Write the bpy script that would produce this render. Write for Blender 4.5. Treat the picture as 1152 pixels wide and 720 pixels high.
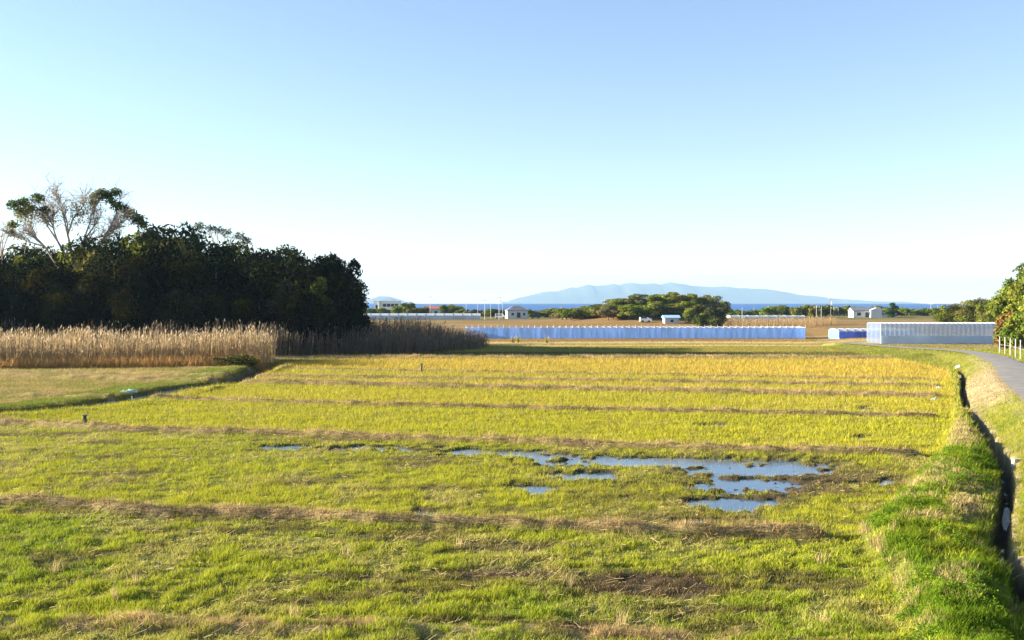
import bpy, math, numpy as np
from math import radians as R, pi, sin, cos
S = bpy.context.scene
for o in list(bpy.data.objects): bpy.data.objects.remove(o)

# ---------------------------------------------------------------- camera, sky, sun, exposure
F = 1120.0; YH = 338.6; CAMZ = 6.0
cam = bpy.data.cameras.new('camera'); cam.sensor_width = 36.0; cam.lens = F * 36.0 / 1152.0
cam.clip_start = 0.2; cam.clip_end = 60000
camo = bpy.data.objects.new('camera', cam); S.collection.objects.link(camo)
camo.location = (0, 0, CAMZ); camo.rotation_euler = (R(90) - math.atan((360 - YH) / F), 0, 0)
S.camera = camo
SUN_EL, SUN_LEFT = 14.0, 82.0           # degrees up, degrees to the left of the view
W = bpy.data.worlds.new('World'); S.world = W; W.use_nodes = True
wn = W.node_tree; bg = wn.nodes['Background']; bg.inputs[1].default_value = 0.057
sk = wn.nodes.new('ShaderNodeTexSky'); sk.sky_type = 'NISHITA'; sk.sun_disc = False
sk.sun_elevation = R(SUN_EL); sk.sun_rotation = R(-SUN_LEFT)
sk.air_density = 1.0; sk.dust_density = 0.0; sk.ozone_density = 3.0; sk.altitude = 0
tc = wn.nodes.new('ShaderNodeTexCoord'); va = wn.nodes.new('ShaderNodeVectorMath'); va.operation = 'ADD'
va.inputs[1].default_value = (0, 0, 0.012)
wn.links.new(tc.outputs['Generated'], va.inputs[0]); wn.links.new(va.outputs[0], sk.inputs[0])
wb = wn.nodes.new('ShaderNodeVectorMath'); wb.operation = 'MULTIPLY'; wb.inputs[1].default_value = (1.27, 1.06, 1.02)   # white balance
wn.links.new(sk.outputs[0], wb.inputs[0]); wn.links.new(wb.outputs[0], bg.inputs[0])
sl = bpy.data.lights.new('sun', 'SUN'); sl.energy = 5.0; sl.angle = R(0.53); sl.color = (1.0, 0.9, 0.74)
so = bpy.data.objects.new('sun', sl); S.collection.objects.link(so)
so.rotation_euler = (R(90 - SUN_EL), 0, R(SUN_LEFT) + pi)
S.view_settings.view_transform = 'Standard'; S.view_settings.look = 'None'
S.view_settings.exposure = 2.3; S.view_settings.gamma = 1.0; S.view_settings.use_curve_mapping = False
S.cycles.use_denoising = True
S.cycles.max_bounces = 8; S.cycles.transparent_max_bounces = 24; S.cycles.volume_bounces = 0

# ---------------------------------------------------------------- helpers
def P(px, py, z=0.0):
    """ground point (height z) seen at this spot"""
    d = (CAMZ - z) * F / (py - YH)
    return ((px - 576) / F * d, d)
def X(px, d): return (px - 576) / F * d
def Z(py, d): return CAMZ + (YH - py) / F * d

def link(o, parent=None):
    S.collection.objects.link(o)
    if parent is not None: o.parent = parent
    return o
def tag(o, label=None, cat=None, group=None, kind=None):
    if label: o['label'] = label
    if cat: o['category'] = cat
    if group: o['group'] = group
    if kind: o['kind'] = kind
    return o
def thing(name, loc, label, cat, group=None, rz=0.0, sc=1.0):
    o = bpy.data.objects.new(name, None); link(o); o.location = loc; o.rotation_euler = (0, 0, rz)
    o.scale = (sc, sc, sc) if not hasattr(sc, '__len__') else sc
    o.empty_display_size = 0.3
    return tag(o, label, cat, group)
def copy_tree(o, parent=None):
    c = o.copy(); S.collection.objects.link(c)
    if parent is not None: c.parent = parent
    for ch in o.children: copy_tree(ch, c)
    return c

def mesh_np(name, V, faces, mat, parent=None, col=None, smooth=False):
    """V (N,3); faces: list of int arrays (M,k) - one object"""
    me = bpy.data.meshes.new(name)
    V = np.ascontiguousarray(V, np.float32)
    if not isinstance(faces, list): faces = [faces]
    faces = [np.asarray(f, np.int32) for f in faces if len(f)]
    me.vertices.add(len(V)); me.vertices.foreach_set('co', V.ravel())
    nl = sum(f.size for f in faces); npoly = sum(len(f) for f in faces)
    me.loops.add(nl); me.loops.foreach_set('vertex_index', np.concatenate([f.ravel() for f in faces]))
    me.polygons.add(npoly)
    tot = np.concatenate([np.full(len(f), f.shape[1], np.int32) for f in faces])
    st = np.concatenate([[0], np.cumsum(tot)[:-1]]).astype(np.int32)
    me.polygons.foreach_set('loop_start', st)
    try: me.polygons.foreach_set('loop_total', tot)
    except Exception: pass
    if smooth: me.polygons.foreach_set('use_smooth', np.ones(npoly, bool))
    if col is not None:
        a = me.attributes.new('Col', 'FLOAT_COLOR', 'POINT')
        c4 = np.ones((len(V), 4), np.float32); c4[:, :3] = np.clip(col, 0.001, 1); a.data.foreach_set('color', c4.ravel())
    me.update(calc_edges=True); me.validate()
    if mat is not None: me.materials.append(mat)
    o = bpy.data.objects.new(name, me)
    return link(o, parent)

class MB:
    """collects boxes, tubes and polygons into ONE mesh"""
    def __init__(s): s.v = []; s.f = []
    def add(s, vs, fs):
        n = len(s.v); s.v += [tuple(map(float, v)) for v in vs]; s.f += [tuple(i + n for i in f) for f in fs]
    def box(s, x0, x1, y0, y1, z0, z1):
        s.add([(x0,y0,z0),(x1,y0,z0),(x1,y1,z0),(x0,y1,z0),(x0,y0,z1),(x1,y0,z1),(x1,y1,z1),(x0,y1,z1)],
              [(0,3,2,1),(4,5,6,7),(0,1,5,4),(1,2,6,5),(2,3,7,6),(3,0,4,7)])
    def tube(s, pts, rad, n=6):
        pts = [np.array(p, float) for p in pts]
        if not hasattr(rad, '__len__'): rad = [rad] * len(pts)
        rings = []
        for i, p in enumerate(pts):
            t = pts[min(i+1, len(pts)-1)] - pts[max(i-1, 0)]; t /= (np.linalg.norm(t) + 1e-9)
            a = np.cross(t, (0, 0, 1.0));
            if np.linalg.norm(a) < 0.05: a = np.cross(t, (0, 1.0, 0))
            a /= np.linalg.norm(a); b = np.cross(t, a)
            rings.append([p + rad[i] * (cos(2*pi*k/n) * a + sin(2*pi*k/n) * b) for k in range(n)])
        vs = [v for r in rings for v in r]; fs = []
        for i in range(len(pts)-1):
            for k in range(n):
                fs.append((i*n+k, i*n+(k+1) % n, (i+1)*n+(k+1) % n, (i+1)*n+k))
        fs.append(tuple(range(n))[::-1]); fs.append(tuple((len(pts)-1)*n + k for k in range(n)))
        s.add(vs, fs)
    def build(s, name, mat, parent=None, bevel=0.0):
        me = bpy.data.meshes.new(name); me.from_pydata(s.v, [], s.f); me.update()
        if mat is not None: me.materials.append(mat)
        o = link(bpy.data.objects.new(name, me), parent)
        if bevel:
            m = o.modifiers.new('bevel', 'BEVEL'); m.width = bevel; m.segments = 2
        return o

# noise -------------------------------------------------------------------
_T = np.random.default_rng(12345).uniform(0, 1, 512*512).astype(np.float32)
def vn(x, y, s=0):
    x = np.asarray(x, float); y = np.asarray(y, float)
    fx0 = np.floor(x); fy0 = np.floor(y); fx = (x - fx0).astype(np.float32); fy = (y - fy0).astype(np.float32)
    ix = fx0.astype(np.int32) + s*71; iy = fy0.astype(np.int32) + s*37
    fx = fx*fx*(3-2*fx); fy = fy*fy*(3-2*fy)
    r0 = (iy & 511) << 9; r1 = ((iy+1) & 511) << 9; c0 = ix & 511; c1 = (ix+1) & 511
    a = _T[r0+c0]; b = _T[r0+c1]; c = _T[r1+c0]; d = _T[r1+c1]
    a = a + (b-a)*fx; c = c + (d-c)*fx
    return a + (c-a)*fy
def fbm(x, y, s=0, o=4):
    r = 0; amp = 0.5; tot = 0
    for k in range(o):
        r = r + amp * vn(x*2**k + 17.3*k, y*2**k - 9.1*k, s+k); tot += amp; amp *= 0.55
    return r / tot
def sm(t): t = np.clip(t, 0, 1); return t*t*(3-2*t)
def pl(v, pts):
    """piecewise linear with linear ends; pts sorted (t, value)"""
    pts = sorted(pts); t = np.array([p[0] for p in pts]); w = np.array([p[1] for p in pts])
    r = np.interp(v, t, w)
    r = np.where(v < t[0], w[0] + (v - t[0]) * (w[1]-w[0])/(t[1]-t[0]), r)
    return np.where(v > t[-1], w[-1] + (v - t[-1]) * (w[-1]-w[-2])/(t[-1]-t[-2]), r)
def dist_line(x, y, pts):
    best = np.full(np.shape(x), 1e9)
    for (ax, ay), (bx, by) in zip(pts[:-1], pts[1:]):
        dx, dy = bx-ax, by-ay; t = np.clip(((x-ax)*dx + (y-ay)*dy) / (dx*dx+dy*dy), 0, 1)
        best = np.minimum(best, np.hypot(x-ax-t*dx, y-ay-t*dy))
    return best

# ---------------------------------------------------------------- materials
def base_mat(name):
    m = bpy.data.materials.new(name); m.use_nodes = True; nt = m.node_tree
    return m, nt, nt.nodes['Principled BSDF'], nt.nodes['Material Output']
def simple(name, rgb, rough=0.7, var=0.25, scale=1.5, metal=0.0, bump=0.0, spec=0.5):
    m, nt, b, out = base_mat(name)
    g = nt.nodes.new('ShaderNodeTexCoord'); n = nt.nodes.new('ShaderNodeTexNoise')
    n.inputs['Scale'].default_value = scale; n.inputs['Detail'].default_value = 6
    nt.links.new(g.outputs['Object'], n.inputs['Vector'])
    r = nt.nodes.new('ShaderNodeMapRange'); r.inputs['From Min'].default_value = 0.25; r.inputs['From Max'].default_value = 0.75
    r.inputs['To Min'].default_value = 1-var; r.inputs['To Max'].default_value = 1+var
    nt.links.new(n.outputs[0], r.inputs['Value'])
    v = nt.nodes.new('ShaderNodeVectorMath'); v.operation = 'SCALE'; v.inputs[0].default_value = rgb
    nt.links.new(r.outputs[0], v.inputs['Scale']); nt.links.new(v.outputs[0], b.inputs['Base Color'])
    b.inputs['Roughness'].default_value = rough; b.inputs['Metallic'].default_value = metal
    b.inputs['Specular IOR Level'].default_value = spec
    if bump:
        bp = nt.nodes.new('ShaderNodeBump'); bp.inputs['Strength'].default_value = bump; bp.inputs['Distance'].default_value = 0.02
        nt.links.new(n.outputs[0], bp.inputs['Height']); nt.links.new(bp.outputs[0], b.inputs['Normal'])
    return m
def leaf_mat(name, trans=0.35, var=0.25, gloss=0.0):
    """thin leaves: colour of each leaf from its attribute, slight change from object to object"""
    m = bpy.data.materials.new(name); m.use_nodes = True; nt = m.node_tree
    nt.nodes.remove(nt.nodes['Principled BSDF']); out = nt.nodes['Material Output']
    at = nt.nodes.new('ShaderNodeAttribute'); at.attribute_name = 'Col'
    oi = nt.nodes.new('ShaderNodeObjectInfo'); r = nt.nodes.new('ShaderNodeMapRange')
    r.inputs['To Min'].default_value = 1-var; r.inputs['To Max'].default_value = 1+var
    nt.links.new(oi.outputs['Random'], r.inputs['Value'])
    v = nt.nodes.new('ShaderNodeVectorMath'); v.operation = 'SCALE'
    nt.links.new(at.outputs['Color'], v.inputs[0]); nt.links.new(r.outputs[0], v.inputs['Scale'])
    d = nt.nodes.new('ShaderNodeBsdfDiffuse'); t = nt.nodes.new('ShaderNodeBsdfTranslucent')
    mx = nt.nodes.new('ShaderNodeMixShader'); mx.inputs[0].default_value = trans
    nt.links.new(v.outputs[0], d.inputs[0]); nt.links.new(v.outputs[0], t.inputs[0])
    nt.links.new(d.outputs[0], mx.inputs[1]); nt.links.new(t.outputs[0], mx.inputs[2])
    last = mx
    if gloss:
        g = nt.nodes.new('ShaderNodeBsdfGlossy'); g.inputs['Roughness'].default_value = 0.45
        m2 = nt.nodes.new('ShaderNodeMixShader'); m2.inputs[0].default_value = gloss
        nt.links.new(mx.outputs[0], m2.inputs[1]); nt.links.new(g.outputs[0], m2.inputs[2]); last = m2
    nt.links.new(last.outputs[0], out.inputs[0])
    return m
def ground_mat():
    m, nt, b, out = base_mat('soil')
    at = nt.nodes.new('ShaderNodeAttribute'); at.attribute_name = 'Col'
    g = nt.nodes.new('ShaderNodeNewGeometry')
    f = []
    for sc, lo, hi in ((2.3, 0.62, 1.4), (17.0, 0.55, 1.45)):
        n = nt.nodes.new('ShaderNodeTexNoise'); n.inputs['Scale'].default_value = sc; n.inputs['Detail'].default_value = 7
        n.inputs['Roughness'].default_value = 0.7
        nt.links.new(g.outputs['Position'], n.inputs['Vector'])
        r = nt.nodes.new('ShaderNodeMapRange'); r.inputs['From Min'].default_value = 0.3; r.inputs['From Max'].default_value = 0.7
        r.inputs['To Min'].default_value = lo; r.inputs['To Max'].default_value = hi
        nt.links.new(n.outputs[0], r.inputs['Value']); f.append((n, r))
    mu = nt.nodes.new('ShaderNodeMath'); mu.operation = 'MULTIPLY'
    nt.links.new(f[0][1].outputs[0], mu.inputs[0]); nt.links.new(f[1][1].outputs[0], mu.inputs[1])
    v = nt.nodes.new('ShaderNodeVectorMath'); v.operation = 'SCALE'
    nt.links.new(at.outputs['Color'], v.inputs[0]); nt.links.new(mu.outputs[0], v.inputs['Scale'])
    nt.links.new(v.outputs[0], b.inputs['Base Color']); b.inputs['Roughness'].default_value = 0.95
    b.inputs['Specular IOR Level'].default_value = 0.15
    bp = nt.nodes.new('ShaderNodeBump'); bp.inputs['Strength'].default_value = 0.8; bp.inputs['Distance'].default_value = 0.05
    nt.links.new(f[1][0].outputs[0], bp.inputs['Height']); nt.links.new(bp.outputs[0], b.inputs['Normal'])
    return m
def water_mat(name, rgb, rough, bscale, bstr, spec=0.5, bdist=0.02):
    m, nt, b, out = base_mat(name)
    b.inputs['Base Color'].default_value = (*rgb, 1); b.inputs['Roughness'].default_value = rough
    b.inputs['IOR'].default_value = 1.33; b.inputs['Specular IOR Level'].default_value = spec
    g = nt.nodes.new('ShaderNodeNewGeometry'); n = nt.nodes.new('ShaderNodeTexNoise')
    n.inputs['Scale'].default_value = bscale; n.inputs['Detail'].default_value = 3
    nt.links.new(g.outputs['Position'], n.inputs['Vector'])
    bp = nt.nodes.new('ShaderNodeBump'); bp.inputs['Strength'].default_value = bstr; bp.inputs['Distance'].default_value = bdist
    nt.links.new(n.outputs[0], bp.inputs['Height']); nt.links.new(bp.outputs[0], b.inputs['Normal'])
    return m
M_SOIL = ground_mat()
M_GRASS = leaf_mat('grass_blade', 0.32, 0.0)
M_REED = leaf_mat('reed', 0.42, 0.0)
M_LEAF = leaf_mat('foliage', 0.28, 0.22)
M_LEAFD = leaf_mat('dark_foliage', 0.2, 0.2, 0.0)
M_BARK = simple('bark', (0.13, 0.1, 0.075), 0.9, 0.35, 4.0, bump=0.6)
M_PALEBARK = simple('pale_bark', (0.36, 0.28, 0.21), 0.85, 0.3, 3.0, bump=0.4)
M_ASPH = simple('asphalt', (0.2, 0.18, 0.155), 0.9, 0.25, 1.2, bump=0.4)
M_PUDDLE = water_mat('field_water', (0.05, 0.09, 0.15), 0.04, 6.0, 0.3, 0.95)  # blue base colour paints in part of the sky's reflection
M_SEA = water_mat('sea_water', (0.03, 0.11, 0.3), 0.55, 0.05, 1.0, 0.25, 1.0)
M_HILL = simple('island_slopes', (0.05, 0.075, 0.05), 0.95, 0.4, 0.002)
M_WHITE = simple('white_wall', (0.75, 0.75, 0.73), 0.7, 0.08, 0.8)
M_GREYW = simple('grey_wall', (0.5, 0.52, 0.54), 0.7, 0.1, 0.8)
M_REDROOF = simple('red_roof', (0.36, 0.13, 0.1), 0.7, 0.2, 2.0)
M_GREYROOF = simple('grey_roof', (0.16, 0.15, 0.16), 0.6, 0.2, 2.0)
M_BLUEROOF = simple('blue_sheet_roof', (0.35, 0.55, 0.85), 0.4, 0.1, 2.0)
M_GLASS = simple('window_glass', (0.03, 0.04, 0.05), 0.1, 0.2, 1.0)
M_POLE = simple('concrete_pole', (0.42, 0.41, 0.39), 0.8, 0.15, 1.0)
M_METAL = simple('galvanised_steel', (0.6, 0.62, 0.64), 0.4, 0.1, 5.0, metal=0.6)
M_WPAINT = simple('white_paint', (0.8, 0.8, 0.78), 0.45, 0.08, 6.0)
M_DARK = simple('dark_metal', (0.06, 0.06, 0.065), 0.6, 0.2, 4.0)
M_BLUEPL = simple('blue_plastic', (0.1, 0.25, 0.62), 0.5, 0.2, 3.0)

def film_mat(name, rgb, alpha, rough=0.35, streak=0.3, sx=1.0):
    """plastic film or net: partly see-through, streaked along the tunnel"""
    m, nt, b, out = base_mat(name)
    g = nt.nodes.new('ShaderNodeTexCoord'); mp = nt.nodes.new('ShaderNodeMapping'); mp.inputs['Scale'].default_value = (sx, 0.05, 0.25)
    n = nt.nodes.new('ShaderNodeTexNoise'); n.inputs['Scale'].default_value = 1.0; n.inputs['Detail'].default_value = 5
    nt.links.new(g.outputs['Object'], mp.inputs[0]); nt.links.new(mp.outputs[0], n.inputs['Vector'])
    r = nt.nodes.new('ShaderNodeMapRange'); r.inputs['From Min'].default_value = 0.3; r.inputs['From Max'].default_value = 0.7
    r.inputs['To Min'].default_value = 1-streak; r.inputs['To Max'].default_value = 1+streak
    nt.links.new(n.outputs[0], r.inputs['Value'])
    v = nt.nodes.new('ShaderNodeVectorMath'); v.operation = 'SCALE'; v.inputs[0].default_value = rgb
    nt.links.new(r.outputs[0], v.inputs['Scale'])
    d = nt.nodes.new('ShaderNodeBsdfTranslucent'); mx = nt.nodes.new('ShaderNodeMixShader'); mx.inputs[0].default_value = 0.45
    tr = nt.nodes.new('ShaderNodeBsdfTransparent'); m2 = nt.nodes.new('ShaderNodeMixShader'); m2.inputs[0].default_value = alpha
    b.inputs['Roughness'].default_value = rough
    nt.links.new(v.outputs[0], b.inputs['Base Color']); nt.links.new(v.outputs[0], d.inputs[0])
    nt.links.new(b.outputs[0], mx.inputs[1]); nt.links.new(d.outputs[0], mx.inputs[2])
    nt.links.new(tr.outputs[0], m2.inputs[1]); nt.links.new(mx.outputs[0], m2.inputs[2]); nt.links.new(m2.outputs[0], out.inputs[0])
    return m
M_FILM = film_mat('clear_film', (0.4, 0.5, 0.66), 0.6, 0.3, 0.12, 0.6)
M_ENDF = film_mat('end_film', (0.4, 0.5, 0.68), 0.35, 0.3, 0.12, 0.6)
M_FILMN = film_mat('thin_film', (0.4, 0.46, 0.55), 0.1, 0.3, 0.12, 0.6)
M_FILMW = film_mat('white_film', (0.68, 0.75, 0.85), 0.92, 0.4, 0.1, 0.3)
M_NET = film_mat('blue_net', (0.27, 0.47, 0.88), 0.9, 0.5, 0.35, 1.6)
M_NETD = film_mat('deep_blue_net', (0.14, 0.24, 0.8), 0.97, 0.5, 0.3, 0.8)

# ---------------------------------------------------------------- lie of the land
def line(*pp, z=0.0): return [P(a, b, z) for a, b in pp]
B0 = line((-100, 701), (0, 704), (300, 712), (700, 722), (900, 730))
B1 = line((-200, 560), (0, 570), (150, 577), (300, 584), (450, 591), (640, 598), (800, 602), (945, 606))
B2 = line((-200, 468), (0, 478), (150, 486), (300, 490), (500, 497), (640, 502), (800, 508), (1000, 513), (1050, 514))
B3 = line((60, 447), (180, 450), (400, 456), (600, 461), (800, 465), (1040, 470))
B4 = line((200, 429), (280, 431), (500, 436), (800, 442), (1040, 447))
B4b = line((200, 422), (300, 424), (600, 428), (1000, 434), (1050, 435))
B5 = line((250, 414), (300, 415), (600, 420), (1000, 427), (1060, 428))
B6 = line((250, 403.5), (520, 402.8), (800, 403), (1020, 403.5))
BUNDS = [B0, B1, B2, B3, B4, B4b, B5, B6]
BH = [0.10, 0.26, 0.28, 0.22, 0.26, 0.18, 0.12, 0.25]; BW = [0.35, 0.26, 0.3, 0.32, 0.9, 0.8, 0.5, 1.6]
CREEK = line((-300, 478), (-100, 472), (0, 465), (60, 461), (150, 449), (200, 438), (255, 431), (300, 412))
DITCH = line((1160, 690), (1152, 655), (1137, 640), (1126, 622), (1128, 600), (1133, 570), (1135, 545), (1133, 528), (1115, 500), (1098, 474), (1088, 462), (1086, 452), (1083, 436), (1084, 426), (1080, 420))
XE = [(y, x) for x, y in line((1010, 760), (1000, 720), (975, 645), (945, 604), (985, 570), (1045, 517), (1062, 480), (1066, 450), (1062, 425), (1055, 405), (1000, 395))]
XD = [(y, x) for x, y in DITCH] + [(95, 39), (130, 40), (160, 49), (220, 62)]
ROAD_C = [(17.5, 26), (22.3, 38), (27.35, 50.7), (32.8, 64.2), (38.9, 77.6), (43.3, 90), (46.3, 102), (47.0, 114), (46.0, 126), (44.5, 134)]
ROAD_W = 1.2
def xe(y): return pl(y, XE)
def xd(y): return pl(y, XD)
PUD = [(780, 520, 155, 5.2), (690, 517, 70, 4.0), (850, 528, 72, 7), (840, 546, 52, 9), (825, 567, 52, 8), (390, 504, 34, 2.6), (520, 508, 36, 2.8), (628, 513, 46, 3.2), (655, 535, 42, 4.2), (603, 548, 28, 4.5),
       (325, 502.5, 30, 3.0), (450, 506, 36, 3.4), (575, 510, 45, 3.2), (476, 577, 13, 4.5), (780, 586, 18, 2.6), (1003, 542, 16, 3.6), (962, 544, 20, 2.2),
       (972, 492, 9, 2.4), (975, 505, 12, 2.6), (1012, 506, 10, 2), (800, 478, 22, 1.6), (975, 460, 9, 2), (700, 545, 30, 1.8), (905, 524, 38, 3.2)]
def puddle_field(x, y):
    """>0 inside the low wet spots"""
    px = x / y * F + 576; py = YH + CAMZ * F / y
    wob = (fbm(x*1.1, y*0.9, 50, 4) - 0.5)
    r = np.full(np.shape(x), -2.0)
    for cx, cy, rx, ry in PUD:
        q = 1 - np.sqrt(((px-cx)/rx)**2 + ((py-cy)/ry)**2)
        r = np.maximum(r, q * min(1.0, max(0.7, ry/4.5)))
    return r + wob * 1.1 + 1.5 * (fbm(x*2.9, y*2.0, 54, 3) - 0.5)
def height(x, y, parts=False):
    base = 0.05 * (fbm(x*0.45, y*0.45, 1, 3) - 0.5) + (0.12 * (fbm(x*1.5, y*1.7, 5, 4) - 0.5) + 0.06 * (fbm(x*4.2, y*4.2, 9, 2) - 0.5)) * (1 - 0.6*sm((y-45)/30))
    pf = puddle_field(x, y)
    z = base - 0.13 * sm((pf + 0.25) / 0.5)
    wet = sm((pf + 0.7) / 0.7)
    e = xe(y); dd = xd(y)
    infield = sm((e - x) / 0.8)
    bund = np.zeros_like(z); bs = np.zeros_like(z)
    for k, (b, bh, bw) in enumerate(zip(BUNDS, BH, BW)):
        s = y - pl(x, [(p[0], p[1]) for p in b])
        s = s + 0.45 * (fbm(x*0.3, x*0 + k*7, 20+k, 4) - 0.5)
        w = bw * (0.65 + 0.6 * fbm(x*0.45, x*0+k, 30+k, 3)) * (1 if k < 3 else 1.1)
        prof = np.exp(-np.abs(s/w)**3)
        z = z + bh * prof * (0.7 + 0.6 * vn(x*1.3, y*1.3, 40+k)) * infield
        bs = np.where(prof*infield > bund, s/w, bs); bund = np.maximum(bund, prof * infield)
    lev = sm((x - e) / 1.0)
    t = (x - e) / np.maximum(dd - e, 0.3)
    near = 1 - sm((y - 36) / 30)
    z = z + lev * (0.12 + 0.26 * near * sm(t/0.35) * (1 - 1.1 * sm((t-0.58)/0.36))) * (1 - sm((y-85)/20))
    z = z + lev * 0.26 * (fbm(x*0.9, y*0.9, 60, 4) - 0.5) * (1 - sm((y-100)/30))
    r = x - dd
    rise = np.where(y < 85, 1.05 * sm(r / (9 + 0*y)), (0.9 - 0.5*sm((y-90)/30)) * sm(r / 7))
    z = np.where(r > -3, z + rise + 0.14*sm((r-0.1)/0.7)*(y < 85), z)
    z = z + 0.1 * sm(r/1.0) * (fbm(x*0.6, y*0.6, 61, 4) - 0.5)
    dr = dist_line(x, y, ROAD_C)
    zr = road_z(y)
    z = z * sm((dr - 1.35) / 1.9) + (zr - 0.06) * (1 - sm((dr - 1.35) / 1.9))
    dl = dist_line(x, y, DITCH)
    hw = 0.05 + 0.06 * vn(x*0.3, y*0.3, 70)
    cross = sm(np.abs(y - 53.3) / 1.3 - 0.6)
    dit = 1 - sm((dl - hw) / 0.2)
    dit = dit * cross
    z = z - (0.66 + 0.24 * vn(x*0.8, y*0.8, 77)) * dit
    dc = dist_line(x, y, CREEK)
    cr = 1 - sm((dc - 0.55 - 0.5*vn(x*0.5, y*0.5, 71)) / 0.5)
    z = z - 0.55 * cr
    bank = np.exp(-((dc - 2.2)/1.2)**2) * (y > 40) * (x < -20)
    z = z + 0.25 * bank * (fbm(x*0.8, y*0.8, 72, 3))
    # wooded knoll and the drop to the shore
    z = z + 4.0 * np.exp(-((x-40)/20)**2 - ((y-285)/26)**2)
    z = z - 11 * sm((y - 470) / 25)
    if parts: return z, dict(bund=bund, bs=bs, wet=wet, pf=pf, lev=lev, t=t, r=r, dr=dr, dit=dit, cr=cr, dc=dc, infield=infield, dl=dl)
    return z
def road_z(y): return 1.05 - 0.62 * sm((np.asarray(y, float) - 90) / 35)
def hz(x, y): return float(height(np.array([x], float), np.array([y], float))[0])

C = lambda *a: np.array(a, float)
GREEN = C(0.34, 0.365, 0.03); YGREEN = C(0.42, 0.4, 0.025); LUSH = C(0.14, 0.22, 0.014); STRAW = C(0.46, 0.36, 0.16); GOLD = C(0.5, 0.37, 0.055)
BROWN = C(0.11, 0.075, 0.035); DRY = C(0.52, 0.35, 0.16); OLIVE = C(0.13, 0.14, 0.025); TAN = C(0.44, 0.33, 0.13); OCHRE = C(0.25, 0.145, 0.04); MUD = C(0.09, 0.065, 0.04)
def mix(a, b, t): return a + (b - a) * np.asarray(t)[..., None]
def field_index(x, y):
    k = np.zeros(np.shape(x), int)
    for b in BUNDS: k += (y > pl(x, b)).astype(int)
    return k
def pxy(x, y): return x / y * F + 576, YH + CAMZ * F / y
TANP = ((962, 612, 22, 20), (985, 628, 16, 12), (1012, 663, 20, 15), (1030, 555, 14, 6), (1000, 545, 40, 6), (1040, 600, 26, 6), (1090, 580, 26, 22), (1085, 500, 22, 16), (1075, 485, 18, 10), (980, 570, 12, 14), (1015, 535, 20, 5), (1030, 690, 25, 5))
def cover(x, y, q):
    """colour of what grows here, and its height"""
    k = field_index(x, y)
    px, py = pxy(x, y)
    n1 = fbm(x*0.16, y*0.16, 80, 4); n2 = fbm(x*0.6, y*0.5, 84, 4); n3 = fbm(x*0.3, y*1.2, 88, 3)
    pal = np.array([GREEN, GREEN*0.95, mix(GREEN, YGREEN, 0.55), YGREEN, mix(YGREEN, GOLD, 0.25), mix(YGREEN, GOLD, 0.45), mix(YGREEN, GOLD, 0.35), GOLD, OLIVE])
    c = pal[k].copy()
    hh = np.array([0.10, 0.10, 0.12, 0.16, 0.19, 0.2, 0.2, 0.26, 0.25])[k]
    near = (k <= 2)
    # straw litter patches and bare brown patches in the near fields
    st = sm((n2 - 0.5) / 0.16) * np.where(near, 0.26, 0.1)
    c = mix(c, STRAW, st)
    c = mix(c, LUSH*1.3, sm((n1 - 0.53)/0.12) * np.where(k <= 1, 0.4, 0.1) * (1 - st))
    br = sm((n3 - 0.58) / 0.1) * np.where(near, 0.65, 0.1)
    for cx, cy, rx, ry, a in ((735, 660, 120, 17, 1.0), (560, 648, 95, 8, .8), (890, 545, 140, 24, .75), (720, 558, 120, 18, .4), (780, 585, 160, 9, .5), (660, 712, 70, 12, .8), (780, 690, 60, 9, .6)):
        g = np.exp(-(((px-cx)/rx)**2 + ((py-cy)/ry)**2)**1.5)
        br = np.maximum(br, np.minimum(1, 1.25 * a * g * sm((n2*0.6+n3*0.4 - 0.33)/0.14)))
    c = mix(c, BROWN*1.2, br); hh = hh * (1 - 0.5*br)
    # far strips
    far = (k >= 8)
    band = py + 1.2*(fbm(x*0.05, y*0.02, 91, 3)-0.5)
    cf = np.where(((band > 396.5))[..., None], mix(OLIVE*0.8, GOLD, 0.1), np.where(((band > 389.5))[..., None], mix(OLIVE, GOLD, 0.35), np.where((band > 384.5)[..., None], TAN*1.05, OCHRE)))
    cf = np.where(((band > 386.6) & (band < 388.2) & (px < 1000))[..., None], mix(OLIVE, TAN, 0.4), cf)
    och = fbm(x*0.02, y*0.12, 93, 4)
    cf = np.where((band < 383)[..., None], mix(OCHRE, TAN*0.75, sm((och-0.48)/0.2)*0.7), cf)
    cf = np.where((band < 361)[..., None], mix(OLIVE, OCHRE, 0.4), cf)
    c = np.where(far[..., None], cf, c); hh = np.where(far, 0.18, hh)
    return c, hh, k, n1, n2

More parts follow.
